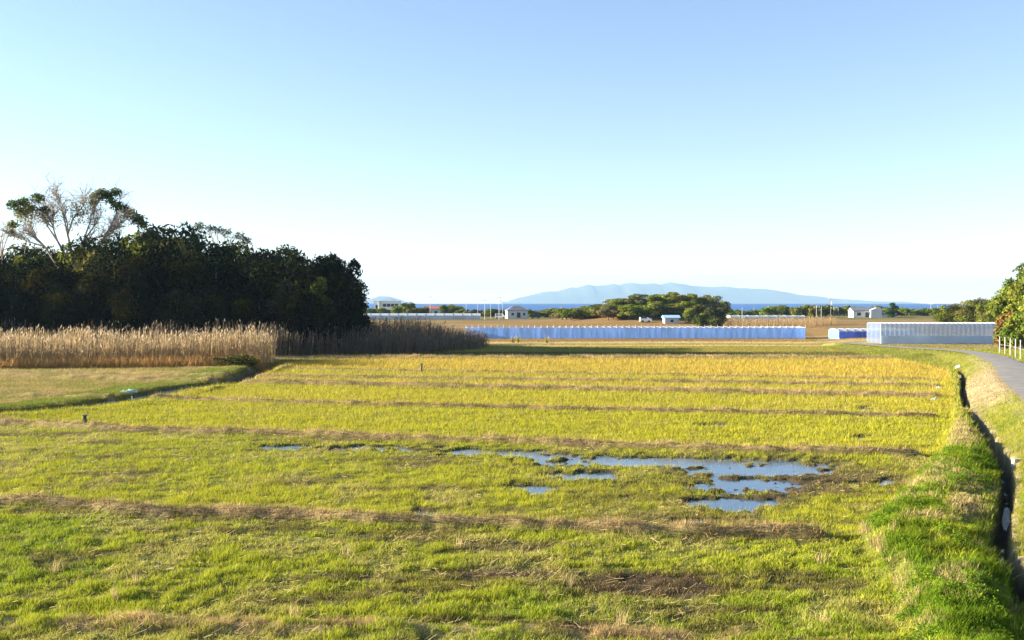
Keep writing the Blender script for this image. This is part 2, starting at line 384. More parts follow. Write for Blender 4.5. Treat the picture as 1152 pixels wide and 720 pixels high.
# ---------------------------------------------------------------- ground sheet
def build_ground():
    vv = np.concatenate([np.linspace(math.log(9), math.log(16), 60, endpoint=False), np.linspace(math.log(16), math.log(120), 640, endpoint=False), np.linspace(math.log(120), math.log(520), 170)])
    uu = np.concatenate([np.linspace(-3.0, -0.75, 60, endpoint=False), np.linspace(-0.75, 0.75, 520, endpoint=False), np.linspace(0.75, 3.0, 60)])
    U, V = np.meshgrid(uu, np.exp(vv)); x = (U*V).ravel(); y = V.ravel()
    z, p = height(x, y, True)
    c, hh, k, n1, n2 = cover(x, y, None)
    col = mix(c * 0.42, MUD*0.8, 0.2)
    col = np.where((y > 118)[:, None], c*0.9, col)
    col = mix(col, MUD*0.55, p['wet'] * 0.85)
    col = mix(col, mix(BROWN, DRY, 0.65), p['bund'] * 0.85)
    col = mix(col, mix(GREEN*0.5, MUD, 0.3), p['lev'] * (p['r'] < 0))
    col = mix(col, mix(GREEN*0.4, TAN*0.4, 0.3), sm(p['r']/0.6) * (y < 130))
    col = mix(col, C(0.4, 0.31, 0.2), 0.6*sm((p['r']-0.05)/0.15) * sm((0.6-p['r'])/0.3) * (y < 70))
    px, py = pxy(x, y); tb = np.exp(-(((px-1118)/46)**2 + ((py-446)/24)**2)**2) * (p['r'] > 0.1)
    col = mix(col, C(0.32, 0.245, 0.14), tb*0.9)
    col = mix(col, MUD*0.7, np.maximum(p['dit'], p['cr']))
    col = mix(col, C(0.42, 0.34, 0.2), (1 - sm((p['dr'] - 1.3)/1.0)) * 0.8 * (1 - sm((y-88)/10)))
    ny, nx = V.shape
    i = (np.arange(ny-1)[:, None]*nx + np.arange(nx-1)[None, :]).ravel()
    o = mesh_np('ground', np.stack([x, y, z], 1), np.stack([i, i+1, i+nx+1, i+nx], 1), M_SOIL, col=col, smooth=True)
    tag(o, 'flat paddy ground with low earth bunds, ditch and levee', 'ground', kind='structure')
    # the land behind and around, a little lower
    b = MB(); b.add([(-1500, -300, -1.7), (1500, -300, -1.7), (1500, 505, -1.7), (-1500, 505, -1.7)], [(0, 1, 2, 3)])
    tag(b.build('terrain', simple('outlying_soil', (0.16, 0.15, 0.05), 0.95, 0.4, 0.1)), 'wide level land around the paddies', 'ground', kind='structure')
build_ground()

# road
def build_road():
    pts = np.array(ROAD_C); seg = np.hypot(*np.diff(pts, axis=0).T); s = np.concatenate([[0], np.cumsum(seg)])
    ss = np.linspace(0, s[-1], 160); cx = np.interp(ss, s, pts[:, 0]); cy = np.interp(ss, s, pts[:, 1])
    ker = np.ones(13)/13
    cx = np.convolve(np.pad(cx, 6, 'edge'), ker, 'valid'); cy = np.convolve(np.pad(cy, 6, 'edge'), ker, 'valid')
    tx = np.gradient(cx); ty = np.gradient(cy); L = np.hypot(tx, ty); nx, ny = ty/L, -tx/L
    cols = np.linspace(-1, 1, 7); V = []
    for j in cols:
        w = ROAD_W * (1 + 0.05*(vn(ss*1.5, ss*0+j*3, 7)-0.5)*2) * j
        V.append(np.stack([cx + nx*w, cy + ny*w, road_z(cy) + 0.03*(1-j*j) + 0.004], 1))
    V = np.concatenate(V); n = len(ss); f = []
    for j in range(6):
        a = j*n + np.arange(n-1); f.append(np.stack([a, a+n, a+n+1, a+1], 1))
    o = mesh_np('road', V, np.concatenate(f), M_ASPH, smooth=True)
    tag(o, 'narrow worn asphalt lane curving past the fields', 'road', kind='structure')
build_road()

# water
def sheet(name, x0, x1, y0, y1, z, mat, label):
    b = MB(); b.add([(x0, y0, z), (x1, y0, z), (x1, y1, z), (x0, y1, z)], [(0, 1, 2, 3)])
    tag(b.build(name, mat), label, 'water', kind='structure')
def build_water():
    # one still sheet just under the paddy surface, cut to the field outlines
    def poly(lo, hi, z, name, label):
        xs = np.linspace(-30, 22, 70)
        ye = np.linspace(20, 62, 200); lim = np.interp(xs, np.maximum.accumulate(xe(ye)), ye)
        a = np.maximum(pl(xs, lo) + 0.5, np.where(xs > 7, lim - 0.3, 0)); b = pl(xs, hi) - 0.5
        keep = [(x, p, q) for x, p, q in zip(xs, a, b) if q > p + 0.1]
        V = [(x, p, z) for x, p, q in keep] + [(x, q, z) for x, p, q in keep]; n = len(keep)
        i = np.arange(n-1)
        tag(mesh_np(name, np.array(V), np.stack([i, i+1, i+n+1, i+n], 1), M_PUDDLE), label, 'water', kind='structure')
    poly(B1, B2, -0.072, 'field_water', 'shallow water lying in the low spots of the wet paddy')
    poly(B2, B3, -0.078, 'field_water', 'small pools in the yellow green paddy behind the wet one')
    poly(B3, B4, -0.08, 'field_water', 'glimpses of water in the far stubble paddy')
    d = [(x, y) for x, y in DITCH if y < 52]
    V = []; n = len(d)
    for (x, y) in d: V += [(x-0.28, y, -0.66), (x+0.28, y, -0.66)]
    i = np.arange(n-1)*2
    tag(mesh_np('ditch_water', np.array(V), np.stack([i, i+1, i+3, i+2], 1), water_mat('ditch_water', (0.03, 0.035, 0.03), 0.25, 9.0, 1.0, 0.12)), 'thin strip of water in the bottom of the ditch', 'water', kind='structure')
    # the sea, falling away to its horizon
    ys = np.concatenate([np.linspace(480, 4000, 24), np.linspace(4300, 13000, 24)]); xs = np.linspace(-9000, 9000, 40)
    Xg, Yg = np.meshgrid(xs, ys); z = -5.0 - np.where(Yg > 4000, ((Yg-4000)/1000)**2*0.9 + (Yg-4000)*0.0027, 0)
    i = (np.arange(len(ys)-1)[:, None]*40 + np.arange(39)[None, :]).ravel()
    tag(mesh_np('sea', np.stack([Xg.ravel(), Yg.ravel(), z.ravel()], 1), np.stack([i, i+1, i+41, i+40], 1), M_SEA, smooth=True), 'deep blue sea reaching to the horizon', 'sea', kind='structure')
build_water()

# island hills across the water
def build_island(name, prof, d, label, seed):
    prof = np.array(prof); xs = np.linspace(prof[0, 0], prof[-1, 0], 220); top = np.interp(xs, prof[:, 0], prof[:, 1])
    ker = np.array([1, 2, 3, 2, 1])/9; top = np.convolve(np.pad(top, 2, 'edge'), ker, 'valid')
    hgt = np.maximum((YH - top)/F*d + 6, 0) * (0.88 + 0.26*fbm(xs*0.07, xs*0, seed, 4)) + 70
    v = np.linspace(-1, 1, 40); Xg, Vg = np.meshgrid((xs-576)/F*d, v)
    Yg = d + Vg*1500
    zz = hgt[None, :] * (1 - np.abs(Vg)**1.6) * (0.93 + 0.14*fbm(Xg*0.004, Yg*0.004, seed, 4) * (np.abs(Vg) > 0.05)) - 70
    n = len(xs); i = (np.arange(39)[:, None]*n + np.arange(n-1)[None, :]).ravel()
    o = mesh_np(name, np.stack([Xg.ravel(), Yg.ravel(), zz.ravel()], 1), np.stack([i, i+1, i+n+1, i+n], 1), M_HILL, smooth=True)
    tag(o, label, 'hills', kind='structure')
build_island('hills', [(565, 342), (575, 337), (600, 330.5), (628, 327), (645, 323.5), (660, 321), (672, 320.3), (690, 321.5), (704, 318), (712, 317.5), (730, 320.5), (750, 318.3), (765, 318), (790, 322), (812, 323), (840, 323.8), (860, 325.5), (880, 329), (910, 333), (945, 336.5), (985, 339), (1010, 342)], 14000, 'long hazy blue island with gentle peaks beyond the sea', 3)
build_island('hills', [(405, 342), (418, 336.5), (428, 333), (437, 333.5), (450, 337.5), (460, 342)], 14500, 'faint small peak on the horizon by the wood', 8)

# ---------------------------------------------------------------- grass
rng = np.random.default_rng(7)
def blades(name, x, y, z, h, w, col, lean, label, kind_cat, mat=M_GRASS, seg=1, az=None, tipcol=None, sink=0.02):
    n = len(x)
    if n == 0: return
    r = np.random.default_rng(len(name) + n)
    a = r.uniform(0, 2*pi, n) if az is None else az
    ux, uy = np.cos(a), np.sin(a)
    la = r.uniform(0, 2*pi, n); lm = lean * h
    dx, dy = np.cos(la)*lm + 0.12*h, np.sin(la)*lm
    hz_ = np.sqrt(np.maximum(h*h - (lm*0.9)**2, (0.12*h)**2))
    b = np.stack([x, y, z - sink], 1); U = np.stack([ux*w/2, uy*w/2, 0*w], 1)
    tip = b + np.stack([dx, dy, hz_ + sink], 1)
    tc = col if tipcol is None else tipcol
    if seg == 1:
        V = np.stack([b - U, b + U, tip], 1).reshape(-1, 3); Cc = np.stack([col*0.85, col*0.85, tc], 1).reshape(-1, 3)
        Fc = np.arange(3*n).reshape(n, 3)
        faces = [Fc]
    else:
        mid = b + np.stack([dx*0.35, dy*0.35, (hz_ + sink)*0.6], 1)
        V = np.stack([b - U, b + U, mid + U*0.8, mid - U*0.8, tip], 1).reshape(-1, 3)
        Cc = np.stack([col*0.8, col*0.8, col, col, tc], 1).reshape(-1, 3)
        i = np.arange(n)*5
        faces = [np.stack([i, i+1, i+2, i+3], 1), np.stack([i+3, i+2, i+4], 1)]
    o = mesh_np(name, V, faces, mat, col=Cc)
    return tag(o, label, kind_cat, kind='stuff')

def sample(d0, d1, n, u=0.64, p=-0.75):
    q = rng.uniform(0, 1, n); e = p + 1
    d = (d0**e + q*(d1**e - d0**e))**(1/e)
    uu = rng.uniform(-u, u, n)
    return uu*d, d
REED1 = [(-120, 88), (-47.5, 88), (-40, 90.5), (-30, 92), (-23.5, 92.5), (-23, 97), (-25, 102), (-120, 104)]
REED2 = [(-23.8, 104), (-20, 107), (-11, 112), (-7, 118), (-4, 124), (-3, 130), (-4, 138), (-6, 138), (-20, 130), (-60, 125), (-60, 108), (-26, 103)]
def inside(x, y, poly):
    r = np.zeros(np.shape(x), bool); n = len(poly)
    for i in range(n):
        (ax, ay), (bx, by) = poly[i], poly[(i+1) % n]
        c = ((ay > y) != (by > y)) & (x < (bx-ax)*(y-ay)/(by-ay+1e-12) + ax)
        r ^= c
    return r
def grow():
    x, y = sample(13, 165, 1900000, p=-0.95)
    z, p = height(x, y, True)
    c, hh, k, n1, n2 = cover(x, y, None)
    n = len(x); rv = rng.uniform(0, 1, n); rw = rng.uniform(0, 1, n)
    paddy = (p['lev'] < 0.5)
    tuft = fbm(x*3.2, y*3.2, 100, 3); clump = fbm(x*0.9, y*0.9, 104, 3)
    # bare land: water, road, ditch
    ok = (p['dr'] > 1.35) & (p['dit'] < 0.35) & (p['cr'] < 0.5)
    wetk = p['pf'] > 0.12 + 0.1*(rv - 0.5)
    # in the water only scattered sprigs
    ok &= ~(wetk & (rw > 0.08) & (z < -0.06))
    ok &= ~inside(x, y, REED1)
    near = y < 40
    dens = np.where(near, sm((tuft - 0.38) / 0.16), 0.35 + 0.65*sm((tuft-0.34)/0.15))
    ok &= rv < dens + np.where(near, 0.3, 0.1)
    # --- type per blade
    h = hh * (0.45 + 0.9 * rng.uniform(0, 1, n)) * (0.5 + 1.0 * clump) * np.where(near, 0.65 + 0.75*sm((tuft-0.3)/0.4), 1.0)
    straw_p = np.where(k <= 2, 0.07, 0.06) + 0.16 * sm((n2-0.48)/0.2) * (k <= 2)
    isst = rng.uniform(0, 1, n) < straw_p
    col = c * (0.7 + 0.6 * rng.uniform(0, 1, n))[:, None]
    col[:, 0] *= (0.85 + 0.3 * rng.uniform(0, 1, n))
    col[isst] = (STRAW * (0.6 + 0.6*rng.uniform(0, 1, (n, 1))))[isst]
    # paddy rows of cut rice: taller pale tufts in lines
    rowdir = -0.22; rc = (y - rowdir*x) / 0.34
    inrow = (np.abs(rc - np.round(rc)) < 0.2) & (k >= 3) & (k <= 7) & paddy
    h = np.where(inrow, h*1.35, h*np.where((k >= 3) & paddy, 0.8, 1.0))
    # bund covering: long dry grass with brown bases
    bd = (p['bund'] > 0.3) & paddy
    cb = mix(BROWN*1.5, DRY*1.2, rng.uniform(0, 1, n)); g3 = fbm(x*0.5, y*0.5, 110, 3)
    gp = np.where(k >= 4, 0.8, 0.25)
    cb = mix(cb, OLIVE*0.7, (g3 > 0.52) * gp + 0.0)
    cb = cb * (0.45 + 1.15*sm((fbm(x*3.1, y*3.1, 113, 2)-0.25)/0.5))[:, None]
    face = sm((-p['bs'] - 0.1)/0.5) * np.where(k <= 3, 0.85, 0.5); cb = mix(cb, BROWN*0.55, face*(rng.uniform(0, 1, n) < 0.5))  # near side darker: brown dead stems plus shade painted into the colour
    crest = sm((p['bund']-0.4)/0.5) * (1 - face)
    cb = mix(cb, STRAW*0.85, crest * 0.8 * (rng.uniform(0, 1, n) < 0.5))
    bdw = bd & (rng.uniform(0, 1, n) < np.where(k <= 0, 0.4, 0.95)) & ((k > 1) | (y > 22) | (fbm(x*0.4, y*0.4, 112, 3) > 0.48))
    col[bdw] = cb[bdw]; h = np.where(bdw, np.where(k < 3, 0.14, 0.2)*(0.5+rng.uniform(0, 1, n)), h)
    # wet margin: dark rotten stems
    wm = (p['wet'] > 0.55) & ~bd & (k <= 3) & paddy & (rng.uniform(0, 1, n) < 0.45)
    col[wm] = (mix(BROWN*1.1, OLIVE*1.1, rng.uniform(0, 1, n)))[wm]; h = np.where(wm, h*0.6, h)
    # levee and the land beyond the ditch
    lv = (p['lev'] >= 0.5) & (p['r'] < 0)
    l1 = fbm(x*0.5, y*0.5, 120, 4); l2 = fbm(x*0.35, y*0.35, 125, 4)
    cl = mix(LUSH*1.25, GREEN*1.05, sm((l1-0.4)/0.2))
    l3 = fbm(x*2.4, y*2.4, 128, 3); cl = mix(cl, LUSH*0.55, sm((l3-0.5)/0.12)*0.8); cl = mix(cl, YGREEN, sm((0.42-l3)/0.1)*0.5)
    dryp = sm((l2-0.58)/0.08) * 0.7
    px, py = pxy(x, y)
    for cx, cy, rx, ry in TANP:
        dryp = np.maximum(dryp, 0.95*np.exp(-(((px-cx)/rx)**2+((py-cy)/ry)**2)**2) * (l1 > 0.3))
    edge = np.exp(-((x - xe(y))/0.55)**2) * (y < 45); dryp = np.maximum(dryp, 0.7*edge)
    isd = rng.uniform(0, 1, n) < dryp
    cl = cl * (0.65 + 0.7*rng.uniform(0, 1, (n, 1)))
    cl[isd] = (mix(STRAW*0.95, DRY, rng.uniform(0, 1, n)*0.5))[isd]
    cl = np.where(((y > 47) & (rng.uniform(0, 1, n) < 0.5))[:, None], mix(YGREEN, TAN, rng.uniform(0, 1, n)), cl)
    col[lv] = cl[lv]; h = np.where(lv, np.where(isd, 0.11, 0.16)*(0.4+1.1*rng.uniform(0, 1, n))*(0.25+1.5*sm((l3-0.25)/0.5)), h)
    rt = (p['r'] >= 0)
    cr = mix(mix(GREEN, YGREEN, 0.3), LUSH*1.2, sm((l1-0.45)/0.15)*0.6); dpr = sm((l2-0.5)/0.08)
    tanp = np.exp(-(((px-1118)/46)**2 + ((py-446)/24)**2)**2)      # the dry bank under the road
    dpr = np.maximum(dpr*0.35, tanp*0.98); dpr = np.maximum(dpr, 0.8*sm((0.5-p['r'])/0.3)*(y < 60))
    dpr = np.maximum(dpr, 0.97*((y > 112) & (x > pl(y, [(b, a) for a, b in ROAD_C]) + 1.5)))
    isd2 = rng.uniform(0, 1, n) < dpr
    cr = cr * (0.5+0.5*rng.uniform(0, 1, (n, 1))); cr[isd2] = (mix(C(.37, .28, .14), C(.28, .21, .1), rng.uniform(0, 1, n)))[isd2]
    col[rt] = cr[rt]; h = np.where(rt, np.where(isd2, 0.1, 0.14)*(0.4+1.1*rng.uniform(0, 1, n)), h)
    # left bank and tan field beyond the creek
    cy_ = pl(x, [q for q in CREEK])
    lf = (y > cy_ + 0.3) & (x < -18) & (y < 110) & (p['dc'] < 60) & (x < -20.5)
    bankg = lf & (p['dc'] < 4.2 + 2*l1) & (rng.uniform(0, 1, n) < 0.92)
    cl2 = mix(TAN*0.85, OLIVE*1.5, sm((l1-0.47)/0.12)*0.6) * (0.75+0.5*rng.uniform(0, 1, (n, 1)))
    cl2[bankg] = (mix(LUSH*0.9, OLIVE*1.4, rng.uniform(0, 1, n)))[bankg]
    col[lf] = cl2[lf]; h = np.where(lf, 0.16*(0.4+rng.uniform(0, 1, n)), h)
    ck = (p['dc'] < 1.5) & (rng.uniform(0, 1, n) < 0.75) & (x < -20)
    ck2 = mix(OLIVE*0.45, BROWN*0.8, rng.uniform(0, 1, n)); col[ck] = ck2[ck]; h = np.where(ck, 0.3*(0.4+rng.uniform(0, 1, n)), h)
    w = np.clip(0.0055 + 0.00026*y, 0.007, 0.05) * (0.6 + 0.8*rng.uniform(0, 1, n))
    lean = 0.25 + 0.5*rng.uniform(0, 1, n); lean = np.where(isst & (k <= 2), 0.4+0.6*rng.uniform(0, 1, n), lean)
    side = np.where(p['r'] >= 0, 'r', np.where(lv, 'l', np.where(lf, 'f', 'p')))
    groups = [
        ('grass', ok & (side == 'p') & ~bdw & (k <= 1), 'short bright green grass and straw in the nearest paddy'),
        ('grass', ok & (side == 'p') & ~bdw & (k == 2), 'yellow green grass and litter around the pools of the wet paddy'),
        ('rice_stubble', ok & (side == 'p') & ~bdw & (k == 3), 'yellow green rice regrowth just behind the wet paddy'),
        ('rice_stubble', ok & (side == 'p') & ~bdw & (k >= 4) & (k <= 6), 'pale yellow rice regrowth in the middle paddies'),
        ('rice_stubble', ok & (side == 'p') & ~bdw & (k == 7), 'golden rice regrowth in the farthest unshaded paddy strip'),
        ('grass', ok & (side == 'p') & ~bdw & (k >= 8), 'low tan and olive growth in front of the blue net house'),
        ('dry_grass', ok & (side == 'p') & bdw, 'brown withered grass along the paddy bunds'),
        ('grass', ok & (side == 'l'), 'lush green weeds with dry patches on the levee by the ditch'),
        ('grass', ok & (side == 'r'), 'green and dry grass on the slope between ditch and road'),
        ('grass', ok & (side == 'f'), 'tan grass and green bank of the field before the reeds')]
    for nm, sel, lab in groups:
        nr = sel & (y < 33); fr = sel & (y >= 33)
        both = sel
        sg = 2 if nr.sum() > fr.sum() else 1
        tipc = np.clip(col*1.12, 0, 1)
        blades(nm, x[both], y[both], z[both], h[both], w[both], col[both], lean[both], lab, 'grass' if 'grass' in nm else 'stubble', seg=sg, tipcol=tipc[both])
    # straw lying about the near fields
    x, y = sample(14, 60, 26000); z, p = height(x, y, True); k = field_index(x, y)
    nn = fbm(x*0.6, y*0.5, 84, 4)
    s = (p['lev'] < 0.5) & (p['pf'] < 0) & (rng.uniform(0, 1, len(x)) < 0.1 + 0.6*sm((nn-0.5)/0.15)) & (k <= 2) & (p['wet'] < 0.5)
    x, y, z = x[s], y[s], z[s]; n = len(x)
    a = rng.normal(0.1, 1.0, n); L = rng.uniform(0.06, 0.28, n)**1.0; w = 0.004 + 0.00018*y
    b = np.stack([x, y, z + rng.uniform(0.02, 0.09, n)], 1); D = np.stack([np.cos(a)*L, np.sin(a)*L, rng.uniform(-0.02, 0.1, n)], 1)
    V = np.stack([b, b + D, b + D + np.stack([0*w, 0*w, w], 1), b + np.stack([0*w, 0*w, w], 1)], 1).reshape(-1, 3)
    cc = np.repeat(STRAW * rng.uniform(0.7, 1.35, (n, 1)), 4, axis=0)
    tag(mesh_np('straw', V, np.arange(4*n).reshape(n, 4), M_REED, col=cc), 'pale straw litter strewn over the two nearest paddies', 'straw', kind='stuff')
    # a few upright dry tufts
    tu = [(128, 672), (520, 612), (925, 630), (1005, 612), (150, 655), (390, 620), (640, 655), (60, 640), (700, 700), (330, 690), (930, 700)]
    px_, py_ = zip(*tu); X0 = []; 
    for a_, b_ in tu:
        q = P(a_, b_+6); X0 += [(q[0]+rng.normal(0, .07), q[1]+rng.normal(0, .07)) for _ in range(34)]
    X0 = np.array(X0); n = len(X0); z = height(X0[:, 0], X0[:, 1])
    blades('dry_grass', X0[:, 0], X0[:, 1], z, rng.uniform(0.15, 0.42, n), np.full(n, 0.011), STRAW*rng.uniform(0.8, 1.2, (n, 1)), rng.uniform(0.1, 0.5, n), 'upright straw coloured tufts standing in the nearest paddy', 'grass', seg=2)
grow()

# ---------------------------------------------------------------- reeds
def reeds(poly, n, hmin, hmax, label, fade=None, lo=C(0.5, 0.345, 0.165), hi=C(0.34, 0.25, 0.135), pl_=C(0.4, 0.32, 0.21)):
    xs = [p[0] for p in poly]; ys = [p[1] for p in poly]
    x = rng.uniform(min(xs), max(xs), n*4); y = rng.uniform(min(ys), max(ys), n*4)
    s = inside(x, y, poly) & (np.abs(x/y) < 0.68) & (vn(x*0.7, y*0.7, 9) > 0.12); x, y = x[s][:n], y[s][:n]; n = len(x)
    z = height(x, y); h = rng.uniform(hmin, hmax, n) * (0.82 + 0.36*vn(x*0.35, y*0.35, 11))
    if fade is not None: h = h * fade(x, y)
    la = rng.uniform(0, 2*pi, n); ln = rng.uniform(0.02, 0.16, n)*h
    tip = np.stack([x+np.cos(la)*ln + 0.05*h, y+np.sin(la)*ln, z+h], 1); b = np.stack([x, y, z-0.05], 1)
    a = rng.uniform(0, pi, n); w = rng.uniform(0.018, 0.04, n); U = np.stack([np.cos(a)*w, np.sin(a)*w, 0*w], 1)
    f = rng.uniform(0.7, 1.25, (n, 1))
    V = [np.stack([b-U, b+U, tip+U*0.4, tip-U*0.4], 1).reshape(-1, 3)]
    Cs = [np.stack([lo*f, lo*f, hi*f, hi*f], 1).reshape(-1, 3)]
    # leaves
    for q in range(3):
        t = rng.uniform(0.08, 0.85, (n, 1)); p0 = b + (tip-b)*t; aa = rng.uniform(0, 2*pi, n); L = rng.uniform(0.35, 0.75, n)
        d = np.stack([np.cos(aa)*L*0.6, np.sin(aa)*L*0.6, L*rng.uniform(-0.1, 0.9, n)], 1)
        ww = np.stack([-np.sin(aa)*0.03, np.cos(aa)*0.03, 0*L + 0.01], 1)
        ff = rng.uniform(0.65, 1.3, (n, 1)); cc = (lo + (hi-lo)*t)*ff
        V.append(np.stack([p0, p0+d*0.45+ww, p0+d, p0+d*0.45-ww], 1).reshape(-1, 3)); Cs.append(np.repeat(cc, 4, axis=0))
    # plumes
    pm = rng.uniform(0, 1, n) < 0.28; m = pm.sum()
    p0 = tip[pm]; aa = rng.uniform(0, 2*pi, m); L = rng.uniform(0.25, 0.5, m)
    d = np.stack([np.cos(la[pm])*0.15+0.06, np.sin(la[pm])*0.12, L], 1); ww = np.stack([np.cos(aa)*0.06, np.sin(aa)*0.06, 0*L], 1)
    p0 = p0 - d*0.3
    V.append(np.stack([p0, p0+d*0.4+ww, p0+d, p0+d*0.4-ww], 1).reshape(-1, 3)); Cs.append(np.repeat(pl_*rng.uniform(0.75, 1.2, (m, 1)), 4, axis=0))
    V = np.concatenate(V); Cs = np.concatenate(Cs)
    tag(mesh_np('reeds', V, np.arange(len(V)).reshape(-1, 4), M_REED, col=Cs), label, 'reeds', kind='stuff')
reeds(REED1, 9000, 1.5, 3.2, 'sunlit tan reed bed with feathery plumes in front of the dark wood', fade=lambda x, y: 0.72 + 0.28*sm((y-88)/5))
reeds(REED2, 12000, 2.4, 3.6, 'shaded reed bed in the shadow of the wood', lo=C(.19, .145, .09), hi=C(.17, .13, .09), pl_=C(.19, .16, .12), fade=lambda x, y: (1 - 0.5*sm((x+14)/11))*(0.65+0.35*sm((y-(107+1.2*(x+20)))/6)))  # darker colours: the wood's shade is put into these reeds
reeds([(48, 212), (62, 212), (78, 236), (78, 248), (50, 248), (47, 232)], 2200, 1.0, 2.1, 'brown reeds on the waste ground right of the big round knoll tree', lo=C(.34, .22, .1), hi=C(.36, .25, .13), pl_=C(.38, .29, .18))
# fringe of dry litter at the foot of the sunlit reeds
def fringe():
    n = 9000; x = rng.uniform(-58, -22.6, n); y = np.interp(x, [-58, -47.5, -40, -30, -22], [87, 87.2, 89.6, 91, 92]) + rng.normal(0, 0.5, n)
    z = height(x, y)
    blades('dry_grass', x, y, z, rng.uniform(0.3, 1.3, n), np.full(n, 0.04), C(0.62, 0.36, 0.12)*rng.uniform(0.6, 1.2, (n, 1)), rng.uniform(0.1, 0.8, n), 'orange brown litter along the foot of the sunlit reeds', 'grass', mat=M_REED)
fringe()

# ---------------------------------------------------------------- trees
def leaf_cloud(r, centers, radii, n, size, cols, up=0.35, shell=0.55):
    """n leaves spread through a set of clumps"""
    centers = np.asarray(centers, float); radii = np.asarray(radii, float)
    pk = radii**2; k = r.choice(len(centers), n, p=pk/pk.sum())
    d = r.normal(0, 1, (n, 3)); d[:, 2] += up; d /= np.linalg.norm(d, axis=1, keepdims=True)
    rad = radii[k] * (shell + (1.08-shell) * r.uniform(0, 1, n)**0.6)
    # lumpy surface
    lump = 0.78 + 0.44*vn(d[:, 0]*3 + k*5.1, d[:, 1]*3 + d[:, 2]*3.7, 3)
    p = centers[k] + d * (rad*lump)[:, None] * np.array([1, 1, 0.8])
    nrm = d + r.normal(0, 0.75, (n, 3)); nrm[:, 2] += 0.3; nrm /= np.linalg.norm(nrm, axis=1, keepdims=True)
    t = np.cross(nrm, r.normal(0, 1, (n, 3))); t /= np.linalg.norm(t, axis=1, keepdims=True); bt = np.cross(nrm, t)
    s = size * r.uniform(0.55, 1.45, n)[:, None]
    V = np.stack([p - t*s, p - bt*s*0.42, p + t*s, p + bt*s*0.42], 1).reshape(-1, 3)
    cols = np.asarray(cols, float); ck = np.random.default_rng(5+len(centers)).integers(0, len(cols), len(centers))
    c = cols[ck[k]] * r.uniform(0.7, 1.35, (n, 1)) * (0.8 + 0.4*np.random.default_rng(9).uniform(0, 1, len(centers)))[k][:, None]
    return V, np.repeat(c, 4, axis=0)
def leaf_obj(name, V, Cc, mat, parent): return mesh_np(name, V, np.arange(len(V)).reshape(-1, 4), mat, parent, col=Cc)

def broad_tree(seed, Hh, Rr, n, size, cols, label, cat='tree', group=None, loc=(0, 0, 0), low=0.25, mat=None, bark=None, nb=16, name='broadleaf_tree', flat=0.75, shell=0.5):
    r = np.random.default_rng(seed)
    root = thing(name, loc, label, cat, group)
    cen = []; rad = []
    zc = Hh*(low + (1-low)*0.5); hv = Hh*(1-low)*0.5
    for i in range(nb):
        v = r.normal(0, 1, 3); v /= np.linalg.norm(v); q = r.uniform(0.45, 0.82)
        cen.append((v[0]*Rr*q, v[1]*Rr*q, zc + v[2]*hv*q*0.95)); rad.append(Rr*r.uniform(0.26, 0.46))
    cen.append((0, 0, zc)); rad.append(Rr*0.5)
    V, Cc = leaf_cloud(r, cen, rad, n, size, cols, shell=shell)
    V[:, 2] = np.maximum(V[:, 2], 0.1)
    leaf_obj('crown', V, Cc, mat or M_LEAF, root)
    b = MB(); tz = zc*0.9; bend = r.normal(0, 0.04*Hh, 2)
    b.tube([(0, 0, -0.3), (bend[0]*.3, bend[1]*.3, tz*0.4), (bend[0], bend[1], tz), (bend[0], bend[1], tz+hv*0.6)], [Hh*0.028+0.05, Hh*0.022+0.03, Hh*0.014+.02, 0.02], 7)
    for i in range(7):
        c_ = cen[i]; b.tube([(bend[0]*.6, bend[1]*.6, tz*r.uniform(0.45, 0.8)), (c_[0]*0.5, c_[1]*0.5, (c_[2]+tz*0.6)/2+0.3), c_], [Hh*0.012+.02, Hh*0.008+.01, 0.015], 5)
    b.build('trunk', bark or M_BARK, root)
    return root

DKSHADE = [C(0.011, 0.015, 0.006), C(0.016, 0.018, 0.006), C(0.01, 0.013, 0.006), C(0.022, 0.024, 0.007), C(0.015, 0.017, 0.007)]  # near-black leaves: the shade on the wood's front is put into their colour
DKG = [c*3.0 for c in DKSHADE]
OLV = [C(0.12, 0.13, 0.02), C(0.17, 0.15, 0.025), C(0.1, 0.115, 0.02), C(0.19, 0.155, 0.04)]
MIDG = [C(0.1, 0.14, 0.02), C(0.14, 0.17, 0.022), C(0.17, 0.185, 0.028), C(0.08, 0.105, 0.02)]
BRN = [C(0.22, 0.165, 0.07), C(0.18, 0.15, 0.055), C(0.14, 0.145, 0.04), C(0.26, 0.19, 0.1)]
BAMB = [C(0.14, 0.18, 0.025), C(0.2, 0.21, 0.03), C(0.1, 0.15, 0.02)]

def place(o, x, y, s, rz, z=None, label=None):
    o.location = (x, y, hz(x, y) - 0.05 if z is None else z); o.rotation_euler = (0, 0, rz)
    o.scale = s if hasattr(s, '__len__') else (s, s, s)
    if label: o['label'] = label
    return o

